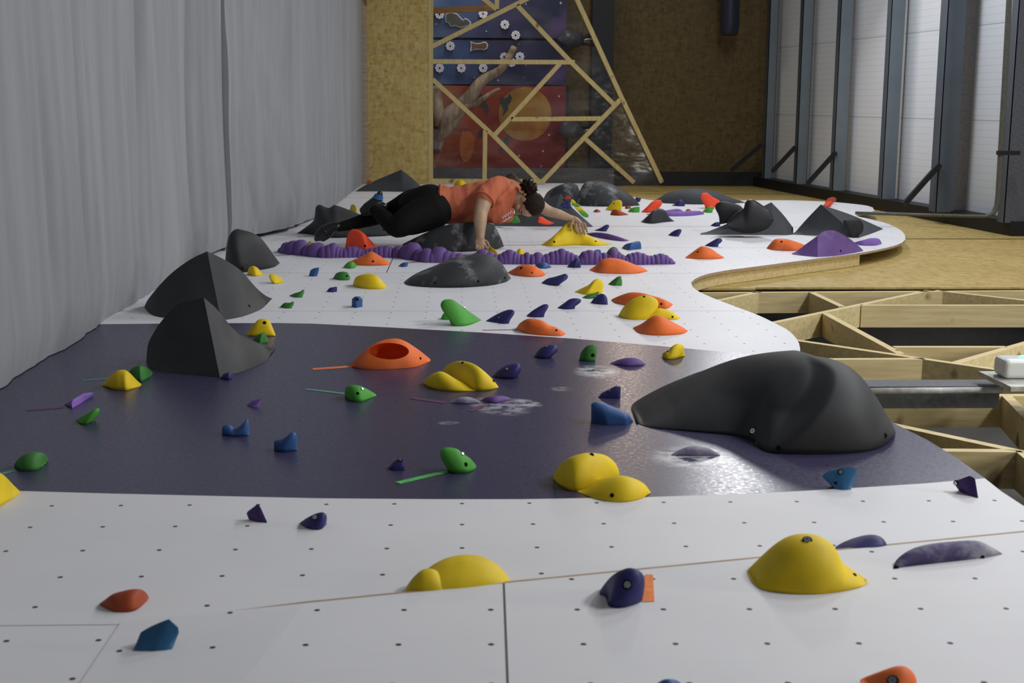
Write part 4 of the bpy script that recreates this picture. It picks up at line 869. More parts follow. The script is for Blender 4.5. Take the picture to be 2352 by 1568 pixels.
hold('A', 'red', [(1227, 740), (1330, 756), (1420, 768), (1480, 758), (1537, 738)], [(1227, 735), (1240, 652), (1265, 592), (1302, 572), (1360, 585), (1420, 635), (1470, 690), (1537, 734)], 'neon red horn hold below the climber\'s legs', k=0.6, N=40, bolts=[(1405, 724, 'h', 0.015)])
hold('A', 'dgreen', [(725, 1174), (780, 1187), (842, 1185)], [(725, 1170), (770, 1150), (820, 1135), (845, 1117), (860, 1128), (842, 1181)], 'small green hold, upper of two near the second quarter shell', k=0.7)
hold('A', 'dgreen', [(640, 1275), (690, 1284), (745, 1284)], [(640, 1271), (680, 1236), (730, 1235), (758, 1221), (766, 1245), (745, 1280)], 'small green hold, lower of two near the second quarter shell', k=0.7)
hold('A', 'navy', [(1060, 1134), (1100, 1139), (1152, 1135)], [(1060, 1130), (1085, 1102), (1120, 1095), (1152, 1092), (1152, 1131)], 'tiny navy hold left of the yellow dome', k=0.7)
hold('A', 'blue', [(1285, 1268), (1330, 1280), (1382, 1269)], [(1285, 1262), (1287, 1200), (1315, 1178), (1360, 1178), (1383, 1200), (1382, 1264)], 'small blue barrel hold with a hole in its top', k=0.8, sharp=True, e=0.5, bolts=[(1335, 1204, 'h', 0.014)])
hold('A', 'yellow', [(1268, 398), (1300, 423), (1330, 428)], [(1268, 394), (1280, 355), (1300, 350), (1320, 365), (1335, 400), (1330, 424)], 'small yellow hold between the two-peaked volume and the raised foot', k=0.7)
hold('L', 'yellow', [(300, 1180), (340, 1192), (395, 1182)], [(300, 1162), (330, 1136), (365, 1142), (395, 1165)], 'small yellow foothold under the climber\'s lower shoe', k=0.8)
hold('L', 'rust', [(1185, 270), (1230, 275), (1270, 262)], [(1185, 264), (1200, 232), (1235, 222), (1250, 215), (1270, 255)], 'tiny rust coloured hold on the farthest pyramid', k=0.5, v0=at(1000, 441).y + 0.1)
SH = at(1330, 563)
hold('B', 'yellow', [(955, 718), (1050, 728), (1140, 723), (1280, 716), (1450, 721), (1588, 711)], [(955, 715), (1040, 655), (1110, 592), (1170, 530), (1225, 508), (1272, 535), (1335, 600), (1420, 645), (1500, 680), (1588, 708)],
     'big yellow winged hold gripped by the climber\'s far hand', k=0.45, N=60, M=24, bolts=[(1070, 687, 'h', 0.014), (1443, 683, 'h', 0.013)])
hold('B', 'yellow', [(455, 775), (500, 800), (562, 812), (575, 800)], [(452, 745), (475, 720), (520, 745), (555, 775), (575, 797)], 'small yellow edge hold under the climber\'s near hand', k=0.6, bolts=[(485, 745, 'h', 0.007)])
hold('B', 'yellow', [(722, 795), (760, 802), (806, 797)], [(722, 790), (745, 755), (770, 747), (800, 768), (806, 792)], 'small yellow hold peeping over the purple beaded bars', k=0.8)
hold('B', 'purple', [(1345, 620), (1480, 652), (1600, 673), (1700, 682), (1742, 676)], [(1345, 612), (1450, 602), (1550, 612), (1650, 640), (1742, 672)], 'curved purple bean hold right of the big yellow winged hold', k=0.35)
hold('B', 'navy', [(1435, 586), (1490, 591), (1540, 592)], [(1435, 582), (1490, 560), (1530, 536), (1558, 532), (1564, 552), (1541, 588)], 'navy leaning hold just above the purple bean', k=0.6)
hold('B', 'navy', [(2098, 629), (2150, 637), (2192, 637)], [(2098, 625), (2140, 592), (2190, 572), (2216, 578), (2210, 605), (2192, 633)], 'navy leaning hold alone on the open white area', k=0.6)
hold('B', 'blue', [(1682, 744), (1740, 761), (1790, 756), (1854, 750)], [(1682, 740), (1712, 710), (1770, 692), (1830, 680), (1850, 700), (1854, 746)], 'blue lumpy hold right of the beaded bars', k=0.7)
hold('B', 'blue', [(1418, 800), (1450, 806), (1494, 800)], [(1418, 776), (1440, 761), (1480, 757), (1494, 785)], 'blue hold half hidden behind the beaded bars', k=0.8)
hold('B', 'dgreen', [(1540, 800), (1600, 806), (1652, 800)], [(1540, 786), (1570, 748), (1608, 731), (1640, 750), (1652, 780)], 'green hold half hidden behind the beaded bars', k=0.8)
hold('B', 'blue', [(893, 910), (950, 926), (1010, 925), (1045, 915)], [(893, 905), (930, 878), (990, 875), (1045, 911)], 'flat blue hold in front of the beaded bars', k=0.8)
hold('B', 'navy', [(1188, 914), (1250, 921), (1310, 919)], [(1188, 910), (1230, 862), (1275, 834), (1300, 840), (1310, 915)], 'navy block hold in front of the beaded bars', k=0.7, sharp=True)
hold('B', 'orange', [(655, 967), (740, 991), (860, 1003), (957, 998), (995, 983)], [(655, 960), (710, 930), (765, 898), (830, 893), (900, 907), (955, 942), (995, 979)], 'flat orange hold right of the chalk-stained teardrop volume', k=0.7, bolts=[(775, 925, 'h', 0.016), (870, 965, 'h', 0.008)])
def dent(c0_, r, dep):
    def f(p, t, s):
        q = ((p.x - c0_.x) / r) ** 2 + ((p.y - c0_.y) / (r * 0.7)) ** 2
        if q < 1: p = p - Vector((0, 0, dep * (1 - q) ** 1.0))
        if p.z < 0.001: p.z = 0.001
        return p
    return f
dc = atv(*cc('B', (1660, 862)), at(1420, 627).y + 0.22)
hold('B', 'orange', [(1393, 948), (1500, 968), (1650, 974), (1800, 972), (1912, 952)], [(1393, 942), (1450, 902), (1500, 852), (1560, 834), (1640, 839), (1720, 860), (1800, 893), (1870, 920), (1912, 948)], 'big orange hold with a pocket in its top', k=0.7, N=60, M=40, fn=dent(dc, 0.11, 0.06))
hold('B', 'navy', [(957, 1059), (1020, 1076), (1090, 1083), (1112, 1078)], [(957, 1055), (1010, 1018), (1080, 1000), (1130, 985), (1170, 974), (1194, 990), (1186, 1020), (1150, 1045), (1112, 1074)], 'navy hold shaped like a bent thumb, below the beaded bars', k=0.5, N=40, bolts=[(1068, 1012, 'b', 0.008)])
hold('B', 'yellow', [(1258, 1140), (1350, 1160), (1430, 1157), (1502, 1154)], [(1258, 1135), (1330, 1100), (1390, 1070), (1430, 1030), (1470, 1019), (1505, 1038), (1512, 1085), (1502, 1150)], 'yellow knob hold above the row of navy holds', k=0.6)
hold('B', 'dgreen', [(1325, 1191), (1380, 1198), (1442, 1191)], [(1325, 1186), (1380, 1160), (1440, 1147), (1467, 1134), (1472, 1155), (1442, 1187)], 'flat green hold at the foot of the yellow knob', k=0.6)
hold('B', 'dgreen', [(1558, 1071), (1620, 1081), (1680, 1081)], [(1558, 1067), (1600, 1030), (1640, 1001), (1670, 992), (1682, 1040), (1680, 1077)], 'green fin hold alone right of the yellow knob', k=0.7, sharp=True)
hold('B', 'navy', [(1402, 1236), (1480, 1249), (1552, 1251)], [(1402, 1230), (1440, 1182), (1480, 1158), (1520, 1158), (1545, 1190), (1552, 1247)], 'navy hold at the right end of the rising row', k=0.7, bolts=[(1448, 1182, 'b', 0.009)])
hold('B', 'navy', [(1102, 1284), (1180, 1294), (1257, 1287)], [(1102, 1280), (1160, 1238), (1210, 1203), (1260, 1194), (1307, 1203), (1307, 1230), (1262, 1250), (1257, 1283)], 'navy hooked hold, third from the left in the rising row', k=0.5, N=40)
hold('B', 'navy', [(823, 1355), (870, 1364), (977, 1364)], [(823, 1350), (870, 1310), (930, 1272), (980, 1248), (1017, 1254), (1012, 1285), (990, 1320), (977, 1360)], 'navy leaning hold, second from the left in the rising row', k=0.5, N=40)
hold('B', 'navy', [(458, 1401), (560, 1416), (600, 1423), (662, 1423)], [(458, 1397), (530, 1352), (600, 1317), (660, 1297), (706, 1303), (710, 1335), (680, 1380), (662, 1419)], 'navy leaning hold at the left end of the rising row', k=0.5, N=40, bolts=[(575, 1370, 'b', 0.009)])
hold('B', 'green', [(140, 1435), (200, 1446), (300, 1437), (412, 1393)], [(132, 1400), (62, 1300), (47, 1250), (70, 1214), (115, 1203), (170, 1215), (250, 1275), (330, 1332), (412, 1389)], 'big bright green leaning horn hold', k=0.5, N=50, M=24, bolts=[(262, 1283, 'b', 0.008)],
     extra=[([(47, 1384), (100, 1388), (180, 1386)], [(47, 1379), (75, 1330), (120, 1322), (180, 1380)], 0.8)])
hold('B', 'orange', [(732, 1466), (790, 1502), (900, 1522), (1060, 1533), (1140, 1532), (1172, 1516)], [(732, 1460), (762, 1420), (830, 1381), (900, 1382), (970, 1400), (1035, 1440), (1100, 1462), (1172, 1510)], 'orange hold with a red tape line just above the purple band', k=0.6, bolts=[(1090, 1484, 'h', 0.009)])
hold('B', 'orange', [(1587, 1212), (1640, 1242), (1800, 1268), (2040, 1288), (2100, 1282), (2138, 1252)], [(1587, 1206), (1680, 1165), (1760, 1143), (1850, 1145), (1950, 1170), (2050, 1200), (2138, 1246)], 'flat orange hold behind the yellow double dome', k=0.45, bolts=[(2035, 1246, 'h', 0.010)])
hold('B', 'yellow', [(1652, 1357), (1720, 1380), (1820, 1388), (1915, 1381)], [(1652, 1350), (1700, 1270), (1780, 1202), (1880, 1168), (1960, 1184), (2007, 1230), (1995, 1290), (1940, 1345), (1915, 1376)], 'yellow double dome hold on the white part', k=0.6, N=44, bolts=[(1880, 1181, 'h', 0.010), (2135, 1362, 'h', 0.009)],
     extra=[([(1890, 1382), (2050, 1385), (2160, 1384), (2207, 1374)], [(1900, 1372), (1990, 1292), (2060, 1290), (2140, 1320), (2207, 1370)], 0.5)])
hold('B', 'orange', [(1783, 1471), (1850, 1511), (1980, 1528), (2120, 1526), (2230, 1513), (2272, 1490)], [(1783, 1466), (1870, 1422), (1950, 1362), (2010, 1347), (2070, 1370), (2140, 1410), (2220, 1452), (2272, 1486)], 'orange cone hold in front of the yellow double dome', k=0.65)
# -- beaded purple bars
def beads(c, lobes, base, label):
    parts = []
    for (x, yt, hw) in lobes:
        bx, by = cc(c, (x, 0))[0], 0
        yb = None
        for (x0, y0), (x1, y1) in zip(base, base[1:]):
            if x0 <= x <= x1: yb = y0 + (y1 - y0) * (x - x0) / (x1 - x0)
        pb_ = cc(c, (x, yb)); f = at(*pb_); r = hw / CROP[c][2] * (f.y / FPX) * (1.5 if hw < 60 else 1.25)
        dd = 0.085; tpt = atv(*cc(c, (x, yt)), f.y + dd); h = tpt.z
        cx, cy = f.x, f.y + dd; V = []; F = []; n = 18; m = 9
        for i in range(m + 1):
            a = i / m * math.pi / 2; rr = math.cos(a) ** 0.62; z = h * math.sin(a)
            if i == m: rr = 0.02
            for k in range(n):
                b = 2 * math.pi * k / n; V.append((cx + r * rr * math.cos(b), cy + dd * rr * math.sin(b), max(0.001, z)))
        for i in range(m):
            for k in range(n): F.append((i * n + k, i * n + (k + 1) % n, (i + 1) * n + (k + 1) % n, (i + 1) * n + k))
        F.append(tuple(range(n))[::-1]); F.append(tuple(range(m * n, m * n + n))); parts.append((V, F))
    mk('beaded_bar_hold', join(*parts), 'purple', smooth=60, label=label, category='climbing hold', group='purple beaded bar holds')
bA = [(600, 760), (680, 795), (1040, 835), (1320, 830), (1660, 832), (1760, 838), (1960, 875), (2400, 886)]
beads('A', [(660, 735, 38), (700, 690, 50), (760, 676, 58), (820, 668, 62), (890, 712, 44), (965, 694, 78), (1025, 725, 35), (1075, 712, 35), (1110, 697, 38), (1150, 725, 30), (1185, 742, 22), (1225, 745, 30), (1262, 730, 35), (1300, 727, 40), (1345, 745, 32), (1385, 762, 30), (1425, 752, 30), (1460, 742, 34), (1505, 735, 32), (1545, 725, 34), (1590, 722, 36), (1625, 735, 22)],
      bA, 'leftmost purple beaded bar hold, ending at the thin seam')
beads('A', [(1668, 740, 22), (1700, 724, 36), (1745, 732, 36), (1790, 712, 50), (1835, 692, 74), (1900, 752, 42), (1962, 745, 46), (2015, 765, 40), (2073, 732, 74), (2140, 765, 45), (2190, 783, 45), (2250, 790, 42), (2310, 803, 42)], bA, 'purple beaded bar hold partly behind the chalk-stained teardrop volume')
beads('B', [(330, 815, 34), (375, 785, 38), (430, 754, 52), (490, 775, 42), (540, 798, 32), (600, 795, 40), (635, 775, 36), (672, 758, 44), (715, 775, 34), (745, 792, 26), (785, 800, 28), (830, 783, 28), (880, 800, 28), (930, 781, 38), (975, 808, 28), (1015, 795, 32), (1060, 775, 34), (1100, 765, 34), (1145, 749, 40), (1190, 770, 34), (1230, 785, 30), (1270, 805, 30), (1300, 825, 24)],
      [(250, 880), (600, 890), (1350, 896)], 'purple beaded bar hold between the climber\'s hands')
beads('B', [(1325, 805, 26), (1360, 772, 42), (1400, 761, 44), (1450, 772, 34), (1490, 795, 26), (1530, 785, 32), (1575, 790, 30), (1615, 749, 44), (1655, 775, 30), (1690, 800, 28), (1730, 815, 26), (1765, 795, 32), (1800, 785, 32), (1835, 779, 36), (1880, 790, 32), (1920, 808, 28), (1960, 812, 28), (2005, 802, 32), (2045, 793, 36), (2085, 805, 30), (2120, 830, 26), (2145, 855, 20)],
      [(1290, 895), (1800, 897), (2200, 889)], 'rightmost purple beaded bar hold, ending on the open white area')
# -- lobe and far part
pairv('C', [((1262, 802), (1262, 798)), ((1370, 814), (1370, 712)), ((1480, 823), (1482, 632)), ((1580, 818), (1545, 590)), ((1680, 808), (1640, 588)), ((1790, 790), (1760, 652)), ((1870, 774), (1850, 722)), ((1892, 768), (1892, 764))],
      'purple', 'big purple shell hold at the edge of the wavy lobe', crease=2, maker=hold, sec='tri', k=0.45, bolts=[(1687, 770, 'h', 0.014)], M=16)
hold('C', 'violet', [(1815, 700), (1870, 719), (2000, 720), (2057, 704)], [(1815, 690), (1900, 668), (1960, 653), (2030, 658), (2057, 692)], 'purple finger hold right behind the big shell', k=0.3)
hold('C', 'orange', [(1030, 750), (1100, 762), (1280, 767), (1392, 735)], [(1030, 745), (1070, 692), (1110, 660), (1200, 661), (1300, 690), (1392, 724)], 'orange hold left of the big purple shell', k=0.6, bolts=[(1157, 687, 'h', 0.014)])
hold('C', 'orange', [(295, 834), (450, 843), (600, 839), (640, 830)], [(295, 830), (350, 787), (410, 742), (450, 725), (520, 747), (580, 790), (640, 826)], 'orange cone hold beyond the right end of the beaded bars', k=0.6, bolts=[(403, 778, 'h', 0.012)])
hold('C', 'navy', [(468, 723), (530, 731), (587, 731)], [(468, 719), (530, 682), (580, 655), (612, 656), (622, 680), (592, 697), (587, 727)], 'navy hooked hold above the orange cone on the open white area', k=0.5, N=40)
hold('C', 'navy', [(520, 543), (560, 548), (605, 546)], [(520, 538), (560, 512), (600, 510), (605, 540)], 'navy hold at the left foot of the pyramid with the round black hold', k=0.6)
hold('C', 'red', [(470, 384), (510, 388), (548, 385)], [(472, 378), (468, 335), (432, 290), (433, 255), (460, 246), (492, 249), (540, 285), (602, 322), (570, 360), (548, 380)], 'neon red horn hold above the black holds at the far end', k=0.5, N=40)
hold('C', 'green', [(445, 419), (490, 425), (532, 423)], [(445, 414), (490, 378), (545, 372), (532, 420)], 'small green hold below the far neon red horn', k=0.6)
hold('C', 'red', [(1530, 368), (1560, 373), (1600, 368)], [(1530, 362), (1555, 335), (1600, 318), (1620, 335), (1600, 362)], 'neon red hold behind the tip of the lobe pyramid', k=0.6)
hold('C', 'rust', [(1552, 345), (1590, 350), (1645, 325)], [(1552, 325), (1580, 295), (1625, 284), (1650, 300), (1645, 320)], 'dark red hold topmost behind the lobe pyramid', k=0.6, v0=at(1900, 474).y + 0.3, w0=0.05)
vg = G11v + 0.05
hold('P', 'navy', [(318, 414), (380, 441), (455, 432)], [(318, 408), (340, 370), (390, 352), (438, 338), (455, 400)], 'navy hold on the crest of the pyramid behind the climber', k=0.5, v0=vg)
hold('P', 'rust', [(375, 322), (420, 330), (458, 322)], [(375, 300), (400, 284), (440, 284), (458, 315)], 'rust hold above the navy one on the pyramid behind the climber', k=0.5, v0=vg + 0.15)
hold('P', 'yellow', [(455, 365), (480, 376), (522, 372)], [(455, 340), (462, 322), (490, 330), (522, 365)], 'yellow hold, uppermost on the right slope of the pyramid', k=0.5, v0=vg + 0.1)
hold('P', 'green', [(463, 398), (510, 412), (578, 405)], [(463, 380), (490, 370), (540, 378), (578, 400)], 'green hold, upper of two on the right slope of the pyramid', k=0.5, v0=vg)
hold('P', 'yellow', [(498, 425), (560, 478), (640, 482)], [(498, 412), (540, 407), (590, 425), (640, 476)], 'yellow hold between the two green ones on the pyramid slope', k=0.4, v0=vg)
hold('P', 'green', [(550, 478), (610, 540), (670, 555), (683, 530)], [(550, 470), (600, 465), (650, 490), (683, 525)], 'green hold, lower of two on the right slope of the pyramid', k=0.4, v0=vg - 0.05)
hold('P', 'red', [(32, 620), (90, 643), (180, 648), (234, 632)], [(32, 610), (42, 548), (90, 552), (150, 590), (234, 622)], 'neon red hold low on the pyramid beside the climber\'s far arm', k=0.5, v0=G11v - 0.3)
hold('P', 'yellow', [(898, 460), (970, 468), (1103, 477)], [(898, 454), (960, 390), (1010, 346), (1060, 329), (1107, 348), (1114, 400), (1103, 472)], 'yellow knob hold in front of the tall grey dome', k=0.5, bolts=[(1010, 380, 'h', 0.012)])
hold('P', 'rust', [(743, 483), (790, 491), (838, 483)], [(743, 477), (790, 448), (838, 476)], 'tiny rust hold left of the far yellow knob', k=0.7)
hold('P', 'rust', [(962, 523), (1080, 532), (1194, 523)], [(962, 515), (985, 467), (1030, 451), (1090, 470), (1194, 517)], 'rust brown wedge hold in front of the far yellow knob', k=0.5)
hold('P', 'rust', [(1150, 440), (1190, 446), (1230, 438)], [(1150, 430), (1170, 408), (1215, 410), (1230, 432)], 'tiny rust hold right of the far yellow knob', k=0.7)
hold('P', 'green', [(1188, 484), (1260, 491), (1337, 489)], [(1188, 479), (1230, 437), (1290, 420), (1337, 419), (1337, 485)], 'green hold left of the neon red finger', k=0.6)
hold('P', 'red', [(1361, 489), (1440, 494), (1512, 489)], [(1361, 483), (1440, 412), (1500, 352), (1560, 331), (1612, 336), (1628, 370), (1600, 425), (1512, 485)], 'neon red slanted finger hold in the far group', k=0.4, N=40)
hold('P', 'navy', [(1290, 352), (1320, 358), (1345, 352)], [(1285, 345), (1285, 305), (1320, 300), (1357, 310), (1345, 346)], 'small navy hold at the right foot of the tall grey dome', k=0.6)
hold('P', 'navy', [(1755, 405), (1840, 411), (1922, 410)], [(1755, 401), (1800, 377), (1830, 337), (1880, 328), (1915, 365), (1922, 406)], 'navy hold in front of the long low dark dome', k=0.6)
hold('P', 'violet', [(1560, 500), (1700, 508), (1895, 500)], [(1560, 492), (1700, 460), (1830, 444), (1895, 470)], 'pale violet bar hold, upper of the two far bars', k=0.2)
hold('P', 'violet', [(1430, 520), (1600, 530), (1750, 540), (2000, 534), (2167, 515)], [(1430, 510), (1640, 495), (1800, 483), (2000, 470), (2120, 474), (2167, 500)], 'pale violet bar hold, lower and longer of the two far bars', k=0.15)
hold('P', 'rust', [(1930, 478), (1965, 482), (2000, 478)], [(1930, 470), (1950, 450), (1985, 450), (2000, 472)], 'tiny rust hold behind the pale violet bars', k=0.7)
hold('B', 'dgreen', [(665, 515), (710, 524), (765, 512)], [(665, 480), (690, 455), (730, 450), (765, 500)], 'dark green hold below the climber\'s face', k=0.6, v0=G11v - 0.25)
hold('B', 'yellow', [(165, 190), (230, 196), (292, 190)], [(165, 180), (185, 145), (220, 130), (262, 140), (292, 185)], 'farthest yellow dome hold above the climber\'s back', k=0.6)
hold('B', 'red', [(225, 205), (260, 210), (300, 205)], [(225, 195), (245, 181), (280, 180), (300, 200)], 'farthest red hold in front of the yellow dome', k=0.6)
# -- tapes stuck on the boards
TP = {'orange': (0.75, 0.22, 0.08), 'green': (0.10, 0.50, 0.12), 'pink': (0.13, 0.05, 0.12), 'redline': (0.40, 0.06, 0.06), 'violetline': (0.12, 0.03, 0.14), 'tag': (0.90, 0.22, 0.02), 'mint': (0.12, 0.32, 0.22)}
for k_, v_ in TP.items(): MAT['tape_' + k_] = plain('tape_' + k_, v_, 0.5, 0.3, bump=0)
def tape(c, p, q, wd_, col_, label, w=0.0008, name='tape'):
    a, b = at(*cc(c, p), w), at(*cc(c, q), w); t_ = (b - a).normalized(); n = Vector((-t_.y, t_.x, 0)) * wd_ / 2
    mk(name, prism([a - n, b - n, b + n, a + n], (0, 0, 0.0006)), 'tape_' + col_, smooth=False, label=label, category='tape', group='coloured route tapes on the boards')
tape('E', (207, 455), (525, 432), 0.04, 'orange', 'orange tape strip pointing to the orange ring hold')
tape('E', (152, 618), (472, 655), 0.022, 'mint', 'pale green tape strip left of the middle green hold')
tape('E', (905, 1385), (1300, 1292), 0.026, 'green', 'bright green tape strip at the foot of the leaning green hold')
tape('D', (620, 568), (830, 550), 0.018, 'mint', 'faint green tape strip left of the yellow arched hold by the mat')
tape('D', (0, 1270), (110, 1240), 0.024, 'mint', 'faint green tape strip at the left picture edge')
tape('E', (1010, 690), (1300, 728), 0.03, 'pink', 'dull pink tape strip left of the chalk covered sliver')
tape('E', (1500, 800), (1600, 752), 0.022, 'pink', 'short pink tape strip below the chalk covered sliver')
tape('D', (200, 790), (470, 768), 0.03, 'pink', 'dull pink tape strip left of the purple wedge by the mat')
tape('B', (425, 1482), (740, 1477), 0.016, 'redline', 'thin red tape line left of the orange hold above the purple band')
tape('A', (590, 812), (740, 803), 0.02, 'violetline', 'thin purple tape line left of the leftmost beaded bar')
tape('A', (1785, 877), (1930, 862), 0.02, 'violetline', 'thin purple tape line right of the tiny flat blue hold')
tape('A', (795, 645), (905, 635), 0.02, 'redline', 'thin red tape line left of the climber\'s lower shoe')
tape('B', (560, 552), (590, 558), 0.05, 'redline', 'small red tape mark below the climber\'s chest')
P4 = [at(*cc('J', p), WN + 0.0008) for p in ((742, 735), (803, 735), (815, 940), (722, 945))]
mk('tape_tag', prism(P4, (0, 0, 0.0008)), 'tape_tag', smooth=False, label='bright orange rectangular tag beside the navy rounded hold', category='tag')
# ------------------------------------------------------------------ the climber
def cap_loft(st, seg=20):
    """limb from stations (x, y, v, r in the picture plane, r along v); elliptical, rounded ends"""
    P = [atv(s[0], s[1], s[2]) for s in st]; V = []; F = []; ringsP = []
    n = len(st)
    def ringat(c, t, ra, rb):
        a = t.cross(Vector((0, 1, 0))).normalized(); b = t.cross(a).normalized()
        return [c + a * (math.cos(6.2832 * k / seg) * ra) + b * (math.sin(6.2832 * k / seg) * rb) for k in range(seg)]
    C = []
    for i in range(n - 1):                     # smooth radii and path
        p0 = i - 1 if i else i; p3 = i + 2 if i + 2 < n else n - 1
        for k in range(4):
            t = k / 4
            f = lambda a, b, c, d: 0.5 * (2 * b + (c - a) * t + (2 * a - 5 * b + 4 * c - d) * t * t + (3 * b - a - 3 * c + d) * t ** 3)
            pos = Vector([f(P[p0][j], P[i][j], P[i + 1][j], P[p3][j]) for j in range(3)])
            ra = f(st[p0][3], st[i][3], st[i + 1][3], st[p3][3]); rb = f(st[p0][4], st[i][4], st[i + 1][4], st[p3][4]); C.append((pos, ra, rb))
    C.append((P[-1], st[-1][3], st[-1][4]))
    R_ = []
    for i, (c, ra, rb) in enumerate(C):
        t = (C[min(i + 1, len(C) - 1)][0] - C[max(i - 1, 0)][0]).normalized()
        if i == 0:
            for q in (0.85, 0.5): R_.append(ringat(c - t * ra * q, t, ra * math.sqrt(1 - q * q), rb * math.sqrt(1 - q * q)))
        R_.append(ringat(c, t, ra, rb))
        if i == len(C) - 1:
            for q in (0.5, 0.85): R_.append(ringat(c + t * ra * q, t, ra * math.sqrt(1 - q * q), rb * math.sqrt(1 - q * q)))
    for r in R_: V += r
    for i in range(len(R_) - 1):
        for k in range(seg): F.append((i * seg + k, i * seg + (k + 1) % seg, (i + 1) * seg + (k + 1) % seg, (i + 1) * seg + k))
    F += [tuple(range(seg))[::-1], tuple((len(R_) - 1) * seg + k for k in range(seg))]
    return V, F
def ball(c, ax, rad, n=16, wob=None):
    """ellipsoid with axes ax (3 vectors) and radii rad"""
    V = []; F = []
    for i in range(n + 1):
        th = math.pi * i / n
        for k in range(2 * n):
            ph = math.pi * k / n; d = Vector((math.sin(th) * math.cos(ph), math.sin(th) * math.sin(ph), math.cos(th)))
            q = c + ax[0] * (d.x * rad[0]) + ax[1] * (d.y * rad[1]) + ax[2] * (d.z * rad[2])
            if wob: q = c + (q - c) * (1 + wob * noise.noise((q - c) * 55))
            V.append(q)
    for i in range(n):
        for k in range(2 * n): F.append((i * 2 * n + k, i * 2 * n + (k + 1) % (2 * n), (i + 1) * 2 * n + (k + 1) % (2 * n), (i + 1) * 2 * n + k))
    return V, F
def fuse(o, voxel, smooth=4, disp=None):
    """weld overlapping pieces into one continuous skin"""
    m = o.modifiers.new('weld', 'REMESH'); m.mode = 'VOXEL'; m.voxel_size = voxel; m.use_smooth_shade = True
    if smooth: s = o.modifiers.new('smooth', 'SMOOTH'); s.iterations = smooth; s.factor = 0.6
    bpy.context.view_layer.update()
    me = bpy.data.meshes.new_from_object(o.evaluated_get(bpy.context.evaluated_depsgraph_get())); o.modifiers.clear()
    if disp:
        for v in me.vertices: v.co += v.normal * disp(v.co)
    for p in me.polygons: p.use_smooth = True
    o.data = me
t = NT('skin'); vec, x, y, z = t.coord()
t.col(t.ramp(t.noise(vec, 8, 3), [(0.35, (0.36, 0.225, 0.14)), (0.7, (0.47, 0.31, 0.20))])); t.set(0.5, 0.35)
t.b.inputs['Subsurface Weight'].default_value = 0.08; t.b.inputs['Subsurface Radius'].default_value = (0.02, 0.008, 0.004); MAT['skin'] = t.m
t = NT('coral_cotton'); vec, x, y, z = t.coord()
t.col(t.ramp(t.noise(vec, 5, 4), [(0.3, (0.46, 0.12, 0.06)), (0.7, (0.56, 0.165, 0.09))])); t.set(0.85, 0.15); t.bump(t.noise(vec, 9, 3), 0.5, 0.02); MAT['shirt'] = t.m
MAT['pants'] = plain('black_leggings', (0.0065, 0.0062, 0.0062), 0.75, 0.12)
MAT['shoe'] = plain('black_shoe_rubber', (0.010, 0.010, 0.011), 0.32, 0.45)
MAT['bluestrap'] = plain('bright_blue_strap', (0.035, 0.16, 0.42), 0.5)
t = NT('dark_brown_hair'); vec, x, y, z = t.coord()
hb_ = t.noise(t.mapped(vec, (30, 5, 30)), 4, 4)
t.col(t.ramp(hb_, [(0.3, (0.010, 0.007, 0.005)), (0.75, (0.035, 0.020, 0.013))])); t.set(0.7, 0.15); t.bump(hb_, 0.9, 0.008); MAT['hair'] = t.m
vH = at(1130, 585).y + 0.05            # small hold under the near hand
vS = at(1330, 563).y                   # winged hold under the far hand
vF = at(712, 560).y - 0.12             # foothold
v0 = 10.84
HC = atv(1210, 471, v0 - 0.05)         # head centre
R_h = Vector((-0.384, -0.773, 0.5)).normalized(); U_h = Vector((0.70, -0.60, -0.39)); U_h = (U_h - R_h * U_h.dot(R_h)).normalized(); F_h = U_h.cross(R_h).normalized()
def hp(x, y, z): return HC + R_h * x + F_h * y + U_h * z
AX = (R_h, F_h, U_h)
body = []
body.append(ball(hp(0, -0.012, 0.028), AX, (0.076, 0.096, 0.084)))
body.append(ball(hp(0, 0.028, -0.045), AX, (0.056, 0.062, 0.068)))
body.append(ball(hp(0, 0.055, -0.088), AX, (0.026, 0.024, 0.022)))       # chin
body.append(ball(hp(0, 0.092, -0.030), AX, (0.013, 0.022, 0.022)))       # nose
body.append(ball(hp(0, 0.082, -0.012), AX, (0.010, 0.016, 0.026)))
body.append(ball(hp(0, 0.080, -0.062), AX, (0.022, 0.012, 0.006))); body.append(ball(hp(0, 0.078, -0.071), AX, (0.020, 0.012, 0.006)))   # lips
for s in (-1, 1):
    body.append(ball(hp(s * 0.032, 0.070, 0.012), AX, (0.022, 0.016, 0.008)))   # brow ridge
    body.append(ball(hp(s * 0.040, 0.055, -0.030), AX, (0.022, 0.022, 0.020)))  # cheek
    body.append(ball(hp(s * 0.077, -0.010, -0.010), (R_h, F_h, U_h), (0.010, 0.017, 0.028)))   # ear
    body.append(ball(hp(s * 0.084, -0.018, 0.000), (R_h, F_h, U_h), (0.006, 0.012, 0.018)))
# neck, trunk, legs under the clothes
body.append(cap_loft([(1165, 447, v0 + 0.02, 0.06, 0.06), (1180, 450, v0, 0.054, 0.054), (1198, 458, v0 - 0.03, 0.052, 0.055)]))
TR = [(1003, 470, v0 + 0.05, 0.160, 0.160), (1040, 472, v0 + 0.05, 0.158, 0.140), (1080, 468, v0 + 0.05, 0.166, 0.150), (1120, 463, v0 + 0.05, 0.172, 0.165), (1150, 457, v0 + 0.05, 0.150, 0.175), (1172, 449, v0 + 0.04, 0.095, 0.13)]
body.append(cap_loft([(a, b, c, d * 0.86, e * 0.86) for a, b, c, d, e in TR]))
